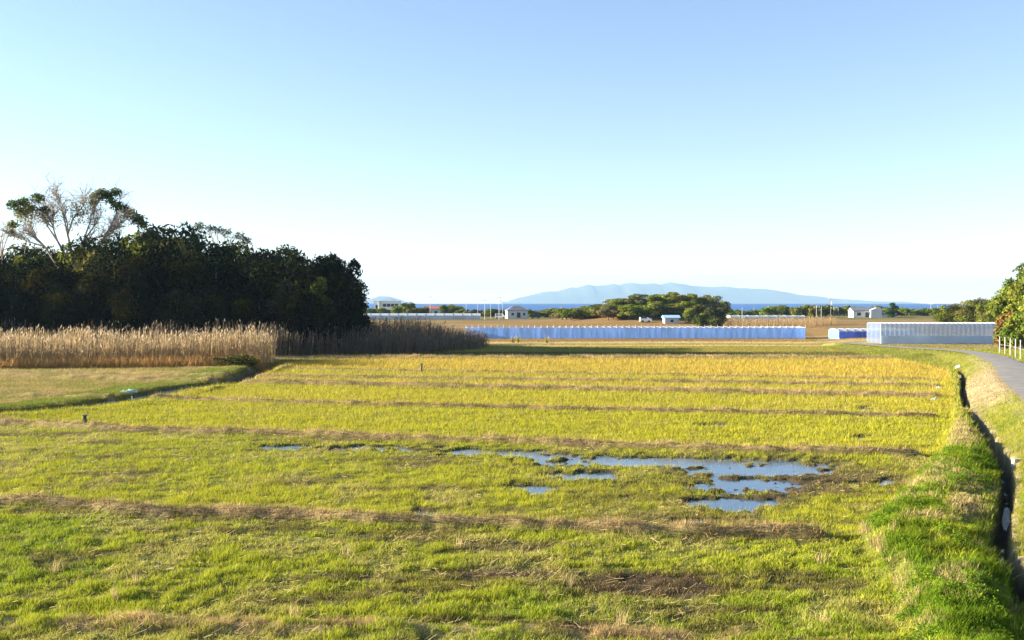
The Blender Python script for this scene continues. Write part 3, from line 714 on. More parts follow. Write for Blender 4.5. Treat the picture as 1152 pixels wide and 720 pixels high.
def left_wood():
    r = np.random.default_rng(21)
    G = 'dark evergreen trees of the shaded wood'
    L0 = 'evergreen tree with shade painted into its leaves in the dense wood behind the reeds'
    protos = [broad_tree(100+i, 10, 4.6, 9000, 0.22, DKSHADE + [c*0.2 for c in OLV[:1+i % 2]], L0, 'tree', G, low=0.02, mat=M_LEAFD, nb=20, name='evergreen_tree') for i in range(4)]
    protos += [broad_tree(110+i, 10, 4.6, 9000, 0.22, [c*1.5 for c in OLV] + DKG + MIDG[:1+i], 'olive topped tree with sun painted into its leaves above the shaded wood', 'tree', 'sunlit trees at the back of the wood', low=0.02, nb=20, name='evergreen_tree') for i in range(2)]  # sunlight on the tops is put into these brighter olive leaves
    used = [False]*6
    def put(i, px, top, d, wid=1.0):
        x = X(px, d); z0 = hz(x, d); H_ = Z(top, d) - z0
        o = protos[i] if not used[i] else copy_tree(protos[i]); used[i] = True
        return place(o, x, d, (H_/10.3*wid*0.95 if H_ > 6 else 0.62*wid, H_/10.3*wid*0.95 if H_ > 6 else 0.62*wid, H_/9.2), r.uniform(0, 6.28))
    front = [(-60, 298), (-18, 298), (22, 296), (58, 294), (95, 290), (130, 284), (165, 276), (196, 274), (232, 280), (266, 285), (300, 288), (330, 288), (358, 291), (385, 306)]
    for j, (px, tp) in enumerate(front): put(j % 4, px, tp, 117 + r.uniform(-3, 3))
    back = [(-40, 288), (0, 284), (30, 278), (70, 275), (112, 268), (150, 260), (184, 256), (215, 258), (250, 274), (285, 279), (318, 281)]
    for j, (px, tp) in enumerate(back): put(4 + j % 2, px, tp - 3, 128 + r.uniform(-3, 3))
    low = [(-30, 325), (15, 328), (60, 322), (105, 326), (150, 322), (195, 325), (240, 322), (285, 326), (325, 322), (360, 330)]
    for j, (px, tp) in enumerate(low): put((j+1) % 4, px, tp, 111 + r.uniform(-1, 1), 0.95)
    # the wood goes on to the left of the picture
    for (x, y, h_) in ((-66, 110, 11), (-73, 114, 12), (-82, 109, 12), (-88, 120, 13), (-97, 114, 12), (-70, 128, 13), (-108, 110, 12), (-118, 118, 12)):
        o = copy_tree(protos[int(abs(x)) % 4]); place(o, x, y, h_/10.3, r.uniform(0, 6))
    # the rounded trees that close the wood on the right
    o = broad_tree(140, 9.4, 3.5, 9000, 0.2, DKSHADE[:3], 'rounded dark tree with small sky gaps at the right end of the wood', low=0.25, mat=M_LEAFD, nb=13, shell=0.6, name='evergreen_tree')
    place(o, X(378, 117), 117, (0.92, 0.92, 1.0), 0.4); o.scale.z = (Z(288, 117) - hz(X(378, 117), 117))/8.6
    o = broad_tree(141, 5, 2.6, 5000, 0.18, DKSHADE, 'low drooping dark shrub at the foot of the last tree of the wood', 'shrub', low=0.0, mat=M_LEAFD, nb=12, name='shrub')
    place(o, X(402, 118), 118, (0.8, 0.8, (Z(334, 118)-hz(X(402, 118), 118))/5), 0.0)
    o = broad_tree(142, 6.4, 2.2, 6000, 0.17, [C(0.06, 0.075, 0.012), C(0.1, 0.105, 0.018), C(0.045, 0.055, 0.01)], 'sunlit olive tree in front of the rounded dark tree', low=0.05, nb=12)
    place(o, X(357, 113), 113, (1, 1, (Z(296, 113)-hz(X(357, 113), 113))/6.4), 1.0)
left_wood()

def wander(r, p, d, L, n, jit):
    pts = [np.array(p, float)]; d = np.array(d, float)
    for i in range(n):
        d = d + r.normal(0, jit, 3); d /= np.linalg.norm(d); pts.append(pts[-1] + d*L/n)
    return pts, d
def bare_tree():
    r = np.random.default_rng(33); D = 124.0
    x0 = X(84, D); z0 = hz(x0, D)
    root = thing('half_bare_tree', (x0, D, z0), 'tall pale half bare tree with leaf tufts rising above the wood', 'tree')
    up = lambda px, py, dy=0: np.array([X(px, D) - x0, dy, Z(py, D) - z0])
    b = MB(); lb = MB(); tw = MB()
    base = np.array([0, 0, 0.0]); fork = up(86, 296)
    b.tube([base, base*.5+fork*.5 + (0.2, 0, 0), fork], [0.42, 0.36, 0.3], 8)
    tips = [(20, 236), (32, 236), (46, 226), (62, 224), (74, 219), (88, 222), (100, 232), (112, 224), (132, 224), (150, 246), (140, 258), (10, 262), (120, 262), (26, 258), (54, 240)]
    nodes = []
    tips = sorted(tips); mains = []
    for g in range(5):
        grp = tips[g*3:g*3+3]; mx_ = sum(t[0] for t in grp)/3; my_ = sum(t[1] for t in grp)/3
        st = fork * (0.72 + 0.07*((g*2) % 5)); mid = up(84 + (mx_-84)*0.5, 296 - (296-my_)*0.42, r.uniform(-1, 1))
        b.tube([st, st*.45 + mid*.55 + r.normal(0, .15, 3) + (0, 0, -0.25), mid], [0.22, 0.16, 0.12], 7); mains += [(t, mid) for t in grp]
    for (px, py), mid in mains:
        e = up(px, py, r.uniform(-2.5, 2.5)); m1 = mid + (e-mid)*0.35 + np.array([0, 0, 0.15]) + r.normal(0, .3, 3); m2 = mid + (e-mid)*0.7 + np.array([0, 0, 0.25]) + r.normal(0, .3, 3)
        b_ = lb; b_.tube([mid, m1, m2, e], [0.12, 0.085, 0.055, 0.025], 6)
        for q in (m1, m2, m2*.5+e*.5, e, m1*.5+m2*.5):
            for t in range(6):
                dd = (q-fork)/np.linalg.norm(q-fork) + r.normal(0, 0.6, 3) + (0, 0, 0.35)
                pts, d2 = wander(r, q, dd, r.uniform(0.9, 2.2), 3, 0.25); tw.tube(pts, [0.045, 0.034, 0.026, 0.016], 3)
                for u in range(3):
                    pp, _ = wander(r, pts[r.integers(1, 4)], d2 + r.normal(0, 0.7, 3), r.uniform(0.6, 1.5), 2, 0.3); tw.tube(pp, [0.026, 0.02, 0.014], 3)
    b.build('trunk', M_PALEBARK, root); lb.build('limbs', M_PALEBARK, root); tw.build('twigs', simple('pale_twigs', (0.36, 0.29, 0.23), 0.9, 0.25, 2.0), root)
    cen = []; rad = []
    for px, py, q in ((20, 232, .75), (28, 228, .7), (38, 236, .7), (46, 224, .7), (24, 240, .6), (50, 236, .55), (108, 222, .6), (114, 217, .6), (122, 221, .85), (131, 217, .6), (128, 228, .6), (136, 234, .7), (143, 236, .6), (148, 242, .85), (155, 248, .85), (160, 254, .6), (18, 254, .6), (12, 262, .5), (105, 228, .4)):
        cen.append(up(px, py, r.uniform(-1, 1))); rad.append(q)
    V, Cc = leaf_cloud(r, cen, np.array(rad)*1.2, 5200, 0.17, [C(0.11, 0.13, 0.02), C(0.06, 0.085, 0.02), C(0.16, 0.16, 0.03)], shell=0.1)
    leaf_obj('crown', V, Cc, M_LEAF, root)
    # thin brown leaves left among the twigs
    cen = [up(60+50*r.uniform(-1, 1), 250+20*r.uniform(-1, 1), r.uniform(-2, 2)) for _ in range(14)]
    V, Cc = leaf_cloud(r, cen, [1.4]*14, 2800, 0.12, [C(0.26, 0.18, 0.08), C(0.15, 0.15, 0.04)], shell=0.1)
    leaf_obj('withered_leaves', V, Cc, M_LEAF, root)
    # pale flat topped tree further right and a bare one at the frame's edge
    for px0, D2, tips, lab, lf in ((252, 133, [(216, 258), (222, 254), (236, 257), (246, 258), (258, 262), (268, 265), (280, 271), (230, 262), (262, 268)], 'grey flat topped thin tree above the right half of the wood', True),
                                   (2, 126, [(-12, 255), (-4, 250), (4, 248), (10, 256), (16, 262), (-16, 265)], 'bare grey tree at the left end of the wood', False)):
        x0b = X(px0, D2); zb = hz(x0b, D2); rt = thing('thin_tree', (x0b, D2, zb), lab, 'tree')
        upb = lambda px, py, dy=0: np.array([X(px, D2) - x0b, dy, Z(py, D2) - zb])
        b = MB(); fk = upb(px0, 292); b.tube([(0, 0, 0), fk*.5 + (0.15, 0, 0), fk], [0.25, 0.2, 0.16], 6); tw = MB()
        for px, py in tips:
            e = upb(px, py, r.uniform(-1.5, 1.5)); m = (fk+e)/2 + r.normal(0, .3, 3) + (0, 0, -0.2); b.tube([fk, m, e], [0.1, 0.06, 0.025], 5)
            for t in range(14):
                q = m + (e-m)*r.uniform(0.3, 1); pts, _ = wander(r, q, r.normal(0, 0.6, 3) + (0, 0, 0.6), r.uniform(0.5, 1.2), 2, .3); tw.tube(pts, [0.022, 0.015, 0.008], 3)
        b.build('trunk', M_PALEBARK, rt); tw.build('twigs', M_PALEBARK, rt)
        if lf:
            V, Cc = leaf_cloud(r, [upb(px, py+1, r.uniform(-1, 1)) for px, py in tips[1:7]], [0.8]*6, 1100, 0.15, [C(0.09, 0.1, 0.05), C(0.12, 0.12, 0.06)], shell=0.2); V[:, 2] = V[:, 2]
            leaf_obj('crown', V, Cc, M_LEAF, rt)
bare_tree()

def shrubs_and_hill():
    r = np.random.default_rng(44)
    # --- dark bush at the end of the sunlit reeds
    o = broad_tree(201, 1.3, 1.5, 2200, 0.09, DKG + OLV, 'low dark bush beside the right end of the sunlit reeds', 'bush', low=0.0, mat=M_LEAFD, nb=10, name='bush'); q = P(262, 413); place(o, q[0], q[1], (1.7, 1.0, 0.75), 0)
    # --- wooded knoll in the middle distance
    G = 'trees on the wooded knoll'
    kinds = [('dark green round tree on the wooded knoll', OLV + MIDG), ('brownish autumn tree on the wooded knoll', BRN), ('yellow green bamboo like tree on the wooded knoll', BAMB)]
    pr = [broad_tree(210+i, 8, 3.6, 3200, 0.33, cols, lab, 'tree', G, low=0.05, nb=15, name='knoll_tree') for i, (lab, cols) in enumerate(kinds)]
    used = [0]*3
    spots = []
    for px in np.arange(660, 812, 6.0):
        top = np.interp(px, [655, 672, 690, 705, 722, 745, 765, 785, 800, 812], [350, 343, 339, 334, 332.5, 330.5, 331, 334, 336, 340])
        spots.append((px + r.uniform(-3, 3), top + r.uniform(-1, 2.0), 285 + r.uniform(-6, 12), [1, 0, 1, 0, 2][int(r.integers(0, 5))]))
    for px in np.arange(684, 792, 6.0):
        top = np.interp(px, [690, 720, 770, 790], [347, 343, 342, 346]); spots.append((px, top + r.uniform(-2, 2), 262 + r.uniform(-5, 4), 2 if 695 < px < 735 else (0 if px > 735 else 1)))
    for px in np.arange(632, 705, 5): spots.append((px, 349 + r.uniform(-2.5, 1), 275 + r.uniform(-6, 8), [0, 1, 2][int(r.integers(0, 3))]))
    for px, tp, d, k in spots:
        o = pr[k] if not used[k] else copy_tree(pr[k]); used[k] = 1
        x = X(px, d); h_ = max(Z(tp, d) - hz(x, d), 2.2); place(o, x, d, (max(h_/6.8, .9),)*2 + (h_/6.8,), r.uniform(0, 6))
    for i, (px, tp, d, lab) in enumerate(((806, 338, 228, 'big round dark tree at the right end of the knoll'), (789, 350, 222, 'lower rounded bush in front of the big knoll tree'), (777, 344, 245, 'leaning green tree left of the big round knoll tree'))):
        o = broad_tree(230+i, 7, 3.6, 5200, 0.27, (DKG + MIDG[3:] if i == 0 else MIDG + DKG), lab, 'tree' if i != 1 else 'bush', low=0.0, nb=16, name='round_tree' if i != 1 else 'bush')
        x = X(px, d); h_ = Z(tp, d) - hz(x, d); place(o, x, d, (h_/7.3 if i == 0 else max(h_/7, .6),)*2 + (h_/7.3,), i)
    # --- shrubs and small trees along the shore
    G2 = 'low shrubs and trees along the shore'
    ks = [('low green coastal shrub in the far row behind the ochre field', MIDG), ('low dull olive coastal shrub in the far row behind the ochre field', OLV + BRN[:1])]
    ps = [broad_tree(240+i, 4, 3.0, 1300, 0.36, c, l, 'shrub', G2, low=0.0, nb=11, name='coastal_shrub') for i, (l, c) in enumerate(ks)]
    used = [0, 0]; sp = []
    for px in np.arange(405, 478, 6.5): sp.append((px, 348.5 if px < 440 else 345.5, 395))
    for px in np.arange(440, 466, 6): sp.append((px, 341.5, 440))
    for px in np.arange(500, 520, 6): sp.append((px, 344.5, 400))
    for px in np.arange(516, 572, 5.5): sp.append((px, 349, 385))
    for px in np.arange(596, 660, 6.0): sp.append((px, 348.5, 365))
    for px in np.arange(655, 690, 8.0): sp.append((px, 346, 390))
    for px in np.arange(822, 870, 6.0): sp.append((px, 350.5, 400))
    for px in np.arange(866, 956, 6.0): sp.append((px, 346.5, 385))
    for px in np.arange(900, 935, 7.0): sp.append((px, 344.5, 330))
    for px in np.arange(990, 1075, 6.0): sp.append((px, 349, 375))
    for px in np.arange(955, 1000, 8.0): sp.append((px, 345.5, 400))
    for px, tp, d in sp:
        k = int(r.integers(0, 2)); o = ps[k] if not used[k] else copy_tree(ps[k]); used[k] = 1
        d += r.uniform(-8, 8); tp += r.uniform(-2.6, 0.8) - (1.0 if px > 820 else 0); x = X(px, d); h_ = max(Z(tp, d) - hz(x, d), 1.2); w = r.uniform(0.85, 1.25)
        place(o, x, d, (w, w, h_/4.0), r.uniform(0, 6))
    o = broad_tree(250, 7, 2.2, 2400, 0.3, [C(0.035, 0.07, 0.02), C(0.05, 0.09, 0.025)], 'conical dark green tree right of the white house', low=0.0, nb=13, name='conical_tree'); d = 330; x = X(1002, d); place(o, x, d, (1, 1, (Z(339.5, d)-hz(x, d))/7), 0)
    # --- belt of trees on the right
    G3 = 'trees of the belt behind the clear greenhouse'
    pb = [broad_tree(260+i, 8, 3.8, 4500, 0.26, c, l, 'tree', G3, low=0.02, nb=16, name='belt_tree') for i, (l, c) in enumerate((('dark green tree in the belt behind the clear greenhouse', DKG+OLV+MIDG), ('olive green tree in the belt behind the clear greenhouse', OLV+MIDG)))]
    used = [0, 0]
    for px, tp, d in ((1066, 343, 215), (1076, 341.5, 212), (1088, 339.5, 210), (1100, 337, 205), (1112, 335.5, 200), (1124, 332, 195), (1138, 331, 190), (1150, 328, 185), (1164, 326, 182), (1180, 324, 180), (1072, 350, 206), (1094, 349, 200), (1116, 348, 192), (1196, 322, 178)):
        k = int(r.integers(0, 2)); o = pb[k] if not used[k] else copy_tree(pb[k]); used[k] = 1
        x = X(px, d); h_ = Z(tp, d)-hz(x, d); place(o, x, d, (max(h_/7.0, .95),)*2 + (h_/7.3,), r.uniform(0, 6))
    for i, (px, tp, d, lab, cols, rr, hh) in enumerate(((1143, 311, 118, 'yellow green bamboo clump at the right edge, left end of the hedge', BAMB+MIDG, 2.6, 8), (1168, 291, 113, 'tallest bright green tree at the right edge behind the white fence', MIDG+BAMB, 3.4, 10), (1190, 305, 106, 'green tree at the far right of the hedge', MIDG, 3.4, 9), (1133, 352, 116, 'russet low bush at the hedge end by the clear greenhouse', [C(0.3, 0.17, 0.05), C(0.2, 0.16, 0.04), C(0.12, 0.14, 0.03)], 1.6, 3.2), (1152, 352, 111, 'bright low green bush behind the white fence posts', BAMB, 2.0, 4.0))):
        o = broad_tree(280+i, hh, rr, 8000 if hh > 5 else 3500, 0.2, cols, lab, 'tree' if hh > 5 else 'bush', low=0.0, nb=20, name='hedge_tree' if hh > 5 else 'bush')
        x = X(px, d); h_ = Z(tp, d)-hz(x, d); place(o, x, d, (1, 1, h_/(hh*0.92)), 0.3*i)
shrubs_and_hill()

# ---------------------------------------------------------------- greenhouses
def tunnel(name, x0, x1, y, wy, hw, hr, lab, cat, m_side, m_roof, step, side_only=False, group=None, hoop_r=0.03, rot=0.0, m_end=None, hoop_mat=None, ext=0.0, eaves=False):
    """long hoop house: side walls to hw, arched roof to hr, depth wy away from the viewer"""
    z0 = min(hz(x0, y), hz((x0+x1)/2, y), hz(x1, y))
    root = thing(name, (x0, y, z0), lab, cat, group, rot); L = x1-x0
    N = 10; arch = [(0.0, hw)] + [(wy*(0.5-0.5*cos(pi*i/N)), hw + (hr-hw)*sin(pi*i/N)) for i in range(1, N)] + [(wy, hw)]
    nx = max(2, int(L/2))
    def strip(prof, nm, mat):
        b = MB(); n = len(prof)
        xs = np.linspace(0, L, nx+1)
        vs = [(xx, p[0], p[1]) for xx in xs for p in prof]
        fs = [(i*n+k, (i+1)*n+k, (i+1)*n+k+1, i*n+k+1) for i in range(nx) for k in range(n-1)]
        b.add(vs, fs); o = b.build(nm, mat, root); return o
    strip([(0, -0.15), (0, hw)], 'side_wall', m_side); strip([(wy, hw), (wy, -0.15)], 'side_wall', m_side)
    strip(arch, 'roof_film', m_roof)
    for xx in (0.0, L):
        b = MB(); pr = [(wy, -0.15), (0, -0.15)] + arch; b.add([(xx, p[0], p[1]) for p in pr], [tuple(range(len(pr)))]); b.build('end_wall', m_end or m_side, root)
    nh = int(round(L/step)); first = None
    for i in range(nh+1):
        if first is None:
            b = MB(); b.tube([(0, -0.04, -0.15), (0, -0.04, hw)] + [(0, p[0] - 0.04*(p[0] < wy/2) + 0.04*(p[0] > wy/2), p[1]+0.04) for p in arch[1:-1]] + [(0, wy+0.04, hw), (0, wy+0.04, -0.15)], hoop_r, 5)
            if ext: b.tube([(0, -0.05, hw), (0, -0.05, hw+ext)], hoop_r, 5)
            first = b.build('hoop', hoop_mat or M_METAL, root); o = first
        else:
            o = first.copy(); S.collection.objects.link(o); o.parent = root
        o.location = (i*L/nh, 0, 0)
    b = MB(); b.tube([(0, -0.09, hw), (L, -0.09, hw)], hoop_r*0.9, 5); b.build('eaves_rail', hoop_mat or M_METAL, root)
    return root
M_HOOPW = simple('white_pipe', (0.5, 0.53, 0.58), 0.5, 0.08, 3.0)
# long low blue net house
d = 158.0
t = tunnel('net_greenhouse', X(524, d), X(906, d), d, 5.0, 1.72, 1.8, 'long low blue net house with pale hoops across the far paddies', 'greenhouse', M_NET, M_FILMN, 1.0, hoop_r=0.022, m_end=M_NET, hoop_mat=M_HOOPW, ext=0.5)
# short blue one behind the clear greenhouse
d = 152.0
t = tunnel('net_greenhouse', X(944, d), X(1030, d), d, 5.0, 1.15, 1.5, 'short deep blue net house half hidden behind the clear greenhouse', 'greenhouse', M_NETD, simple('grey_blue_film', (0.3, 0.34, 0.42), 0.5, 0.1, 0.5), 1.2, m_end=M_NET)
# clear greenhouse by the road
d = 130.0
t = tunnel('clear_greenhouse', X(991, d), X(1131, d), d, 5.0, Z(364.6, d) - hz(X(1000, d), d), Z(363.5, d) - hz(X(1000, d), d), 'clear plastic greenhouse with close ribs beside the road', 'greenhouse', M_FILM, M_FILM, 0.62, hoop_r=0.022, m_end=M_ENDF, hoop_mat=simple('dull_pipe', (0.42, 0.46, 0.53), 0.6, 0.1, 3.0))
b = MB(); b.box(0, X(1131, d)-X(991, d), -0.13, -0.1, -0.15, 1.05); b.build('skirt', M_FILMW, t)
d = 322.0
tunnel('plastic_tunnel', X(395, d), X(540, d), d, 7.0, 1.0, 1.95, 'long pale plastic tunnel in front of the white and red roofed buildings', 'greenhouse', M_FILMW, simple('weathered_film', (0.42, 0.43, 0.46), 0.5, 0.08, 0.3), 3.0, hoop_r=0.04)
d = 318.0
tunnel('plastic_tunnel', X(822, d), X(906, d), d, 6.0, 0.7, 1.35, 'pale plastic tunnel right of the wooded knoll', 'greenhouse', M_FILMW, simple('weathered_film', (0.3, 0.35, 0.37), 0.5, 0.08, 0.3), 3.0, hoop_r=0.04)

# ---------------------------------------------------------------- houses
def house(name, px0, px1, d, wall_top, ridge, lab, wallm, roofm, depth=7.0, style='gable', wins=(), rz=0.0, over=0.35, z0=None):
    x0, x1 = X(px0, d), X(px1, d); zb = hz((x0+x1)/2, d) if z0 is None else z0
    wt = Z(wall_top, d) - zb; rt = Z(ridge, d) - zb; L = x1-x0
    root = thing(name, (x0, d, zb), lab, 'house' if 'shed' not in name else 'shed', None, rz)
    b = MB(); b.box(0, L, 0, depth, -0.3, wt)
    if style == 'gable': b.add([(0.002, 0.0, wt), (0.002, depth, wt), (0.002, depth/2, rt-0.1)], [(0, 2, 1)]); b.add([(L-0.002, 0, wt), (L-0.002, depth, wt), (L-0.002, depth/2, rt-0.1)], [(0, 1, 2)])
    b.build('wall', wallm, root)
    r = MB(); o = over
    if style == 'gable':
        for s in (0, 1):
            y0, y1 = (-o, depth/2) if s == 0 else (depth+o, depth/2)
            r.add([(-o, y0, wt-0.1), (L+o, y0, wt-0.1), (L+o, y1, rt), (-o, y1, rt), (-o, y0, wt+0.06), (L+o, y0, wt+0.06), (L+o, y1, rt+0.14), (-o, y1, rt+0.14)],
                  [(0, 3, 2, 1), (4, 5, 6, 7), (0, 1, 5, 4), (2, 3, 7, 6), (1, 2, 6, 5), (3, 0, 4, 7)])
    elif style == 'hip':
        a = min(depth/2, L*0.35)
        r.add([(-o, -o, wt), (L+o, -o, wt), (L+o, depth+o, wt), (-o, depth+o, wt), (a, depth/2, rt), (L-a, depth/2, rt), (-o, -o, wt-.15), (L+o, -o, wt-.15), (L+o, depth+o, wt-.15), (-o, depth+o, wt-.15)],
              [(0, 1, 5, 4), (1, 2, 5), (2, 3, 4, 5), (3, 0, 4), (6, 9, 8, 7), (0, 6, 7, 1), (1, 7, 8, 2), (2, 8, 9, 3), (3, 9, 6, 0)])
    else:
        r.box(-0.1, L+0.1, -0.1, depth+0.1, wt+0.002, wt+0.28)
    r.build('roof', roofm, root)
    for (fx, fz, w, h_) in wins:
        f = MB(); cx = fx*L; cz = fz*wt
        f.box(cx-w/2-.08, cx+w/2+.08, -0.06, -0.003, cz-h_/2-.08, cz+h_/2+.08); fr = f.build('window', M_WPAINT, root)
        g = MB(); g.box(cx-w/2, cx+w/2, -0.08, -0.062, cz-h_/2, cz+h_/2); g.build('pane', M_GLASS, fr)
    return root
t = house('apartment_block', 421, 449, 430, 339.2, 338.2, 'white two storey building with dark upper windows left of the far shrubs', M_WHITE, M_WHITE, 8, 'flat', [(0.1, 0.62, 1.0, 1.6)] + [(q, 0.72, 1.5, 1.3) for q in (0.42, 0.58, 0.74, 0.9)] + [(q, 0.3, 1.5, 1.3) for q in (0.42, 0.74)])
b = MB(); b.box(2.2, 3.0, -1.0, -0.01, 0, 6.0); b.build('stair_panel', M_GREYW, t)
b = MB(); b.box(6.5, 8.3, 2, 4, Z(338.2, 430)-hz(X(435, 430), 430)+.1, Z(336.8, 430)-hz(X(435, 430), 430)); b.build('roof_tank', M_GREYW, t)
house('red_roof_house', 478, 498, 404, 347.6, 344.4, 'small white house with a red roof behind the plastic tunnel', M_WHITE, M_REDROOF, 6, 'gable', [(0.3, 0.5, 1.0, 1.1), (0.62, 0.4, 1.2, 1.8)])
house('hip_roof_house', 571, 594, 335, 349.2, 344.0, 'pale house with a dark hipped roof among the poles', M_GREYW, M_GREYROOF, 6.5, 'hip', [(0.25, 0.55, 0.9, 0.9), (0.55, 0.45, 1.3, 1.8), (0.82, 0.55, 0.8, 1.0)], rz=0.12, over=0.25)
t = house('white_house', 960, 991, 338, 349.6, 346.2, 'broad white house with grey gabled roof on the right', M_WHITE, M_GREYROOF, 7, 'gable', [(0.2, 0.5, 1.3, 1.0), (0.5, 0.4, 1.4, 1.7), (0.8, 0.62, 1.2, 1.0)], rz=-0.1)
b = MB(); b.box(5.4, 9.0, -1.4, -0.01, -0.2, 2.5); b.add([(5.2, -1.6, 2.5), (9.2, -1.6, 2.5), (9.2, 0.5, 2.5), (5.2, 0.5, 2.5), (7.2, -1.6, 3.3), (7.2, 0.5, 3.3)], [(0, 1, 4), (1, 2, 5, 4), (2, 3, 5), (3, 0, 4, 5), (0, 3, 2, 1)]); b.build('porch', M_WHITE, t)
house('white_annex', 992.5, 1008, 342, 353.6, 351.2, 'small white annex beside the broad white house', M_WHITE, M_GREYROOF, 5, 'gable', [(0.5, 0.5, 1.0, 0.9)])
house('distant_cottage', 1030, 1046, 398, 352.6, 350.4, 'pinkish low cottage among the shrubs on the far right', simple('pink_wall', (0.55, 0.48, 0.44), 0.8, 0.1, 1), M_GREYROOF, 6, 'gable', [(0.4, 0.5, 1.0, 0.9)])
house('blue_shed', 748, 764, 246, 357.6, 355.2, 'small shed with pale blue roof under the knoll trees', M_GREYW, M_BLUEROOF, 3.5, 'gable', [(0.5, 0.5, 0.8, 0.7)], z0=hz(X(756, 246), 246)-0.1)
house('farm_shed', 640-5, 648, 300, 357.0, 355.8, 'tiny grey field shed left of the knoll', M_GREYW, M_GREYROOF, 2.5, 'gable', [(0.5, 0.5, 0.5, 0.6)])

# vehicles parked by the poles, seen side on
def van(px, d, lab, bodym, L=3.6, h=1.7):
    x = X(px, d); z = hz(x, d); root = thing('parked_van', (x, d, z), lab, 'van')
    b = MB(); pr = [(0, .3), (L, .3), (L, .95), (L-.5, 1.05), (L-1.0, h), (0.1, h), (0, 1.0)]
    n = len(pr); b.add([(p[0], 0, p[1]) for p in pr] + [(p[0], 1.5, p[1]) for p in pr], [tuple(range(n))] + [tuple(range(n, 2*n))[::-1]] + [(i, i+n, (i+1) % n+n, (i+1) % n) for i in range(n)])
    b.build('body', bodym, root, 0.05)
    for cx in (0.7, L-.75):
        for yy in (-.02, 1.32):
            w = MB(); w.tube([(cx, yy, .3), (cx, yy+.2, .3)], 0.3, 14); w.build('wheel', M_DARK, root)
    g = MB(); g.box(.3, L-1.3, -.012, -.002, 1.05, 1.5); g.build('side_window', M_GLASS, root)
van(557, 338, 'white van parked left of the hip roofed house', M_WHITE)
van(597, 340, 'dark grey van parked right of the hip roofed house', M_DARK, 3.4, 1.6)
van(720, 250, 'small white van parked at the foot of the knoll', M_WHITE, 3.0, 1.3)

# ---------------------------------------------------------------- poles
def pole(px, top, base, d, lab, m=M_POLE, arm=True, rad=0.15, tr=False):
    rad *= 0.7
    x = X(px, d); z = hz(x, d); Ht = Z(top, d) - z
    root = thing('utility_pole', (x, d, z), lab, 'pole', 'poles in the far plain')
    b = MB(); b.tube([(0, 0, -0.3), (0, 0, Ht*.5), (0, 0, Ht)], [rad, rad*.85, rad*.7], 8); b.build('shaft', m, root)
    if arm:
        a = MB(); a.box(-0.9, 0.9, -.26, -.16, Ht-.55, Ht-.43); a.build('crossarm', M_METAL, root)
        for q in (-.8, 0, .8):
            i = MB(); i.tube([(q, -.21, Ht-.43), (q, -.21, Ht-.2)], 0.06, 6); i.build('insulator', M_WPAINT, root)
    if tr:
        a = MB(); a.tube([(0.4, -.1, Ht-2.2), (0.4, -.1, Ht-1.3)], 0.28, 10); a.build('transformer', M_METAL, root)
for a in ((484, 332.5, 0, 345, 'tall grey pole in front of the red roofed house', M_POLE, True, .14, True), (524.5, 337, 0, 380, 'thin pole leftmost of the row behind the plastic tunnel', M_POLE, False, .14), (537.5, 337, 0, 345, 'pale pole at the right end of the plastic tunnel', M_POLE, True, .13),
          (545.5, 336, 0, 318, 'brightest white pole just right of the plastic tunnel end', M_POLE, True, .16), (552, 337, 0, 338, 'slim pole between the brightest pole and the white van', M_POLE, False, .11), (561.5, 333, 0, 318, 'tall grey pole with transformer left of the hip roofed house', M_POLE, True, .15, True),
          (565.5, 337, 0, 345, 'thin pole close to the left wall of the hip roofed house', M_POLE, False, .11), (631.5, 345, 0, 300, 'short white post left of the knoll', M_POLE, False, .13), (638, 352, 0, 296, 'stubby pale post by the farm shed', M_POLE, False, .1),
          (680, 337, 0, 300, 'pole standing behind the left slope of the knoll', M_POLE, True, .1), (835, 346, 0, 300, 'pale pole right of the big round knoll tree', M_POLE, False, .14), (848, 345, 0, 420, 'thin far pole against the sea right of the knoll', M_POLE, False, .12), (918.5, 344, 0, 310, 'pale stout pole left of the tall dark pole', M_POLE, True, .13), (924, 344, 0, 312, 'second pale pole close to the tall dark pole', M_POLE, False, .12),
          (934.5, 334.5, 0, 318, 'tall dark pole between tunnel and white house', simple('dark_wood_pole', (0.2, 0.17, 0.15), .9, .2, 2), True, .15, True), (938, 345, 0, 330, 'lower pale pole right of the tall dark pole', M_POLE, True, .12), (943, 346, 0, 330, 'pole nearest to the white house', M_POLE, False, .12),
          (1018.5, 346, 0, 330, 'thin pole right of the conical tree', M_POLE, False, .11), (1047, 341, 0, 380, 'far pole above the pinkish cottage', M_POLE, True, .12), (1055, 343, 0, 380, 'far pole at the left end of the tree belt', M_POLE, False, .11)):
    pole(*a)

# white post fence by the road
def fence():
    pts = [(1125, 397, 1.0), (1131, 398.6, 1.0), (1137, 400, 1.0), (1143, 402, 1.0), (1148.5, 404, 1.0), (1155, 406.5, 1.0), (1163, 410, 1.0), (1172, 414, 1.0)]
    w = [P(*p) for p in pts]; x0, y0 = w[0]; z0 = 0.95
    root = thing('post_fence', (x0, y0, z0), 'white post fence along the right side of the road', 'fence')
    first = None
    for (x, y) in w:
        if first is None:
            b = MB(); b.tube([(0, 0, -0.4), (0, 0, 1.6)], 0.045, 8); b.tube([(0, 0, 1.6), (0, 0, 1.65)], 0.055, 8); first = o = b.build('post', M_POLE, root)
        else: o = first.copy(); S.collection.objects.link(o); o.parent = root
        o.location = (x-x0, y-y0, hz(x, y)-z0)
    for hh in (0.9,):
        b = MB(); b.tube([(x-x0, y-y0, hz(x, y)-z0+hh) for x, y in w], 0.008, 5); b.build('rail', M_POLE, root)
fence()

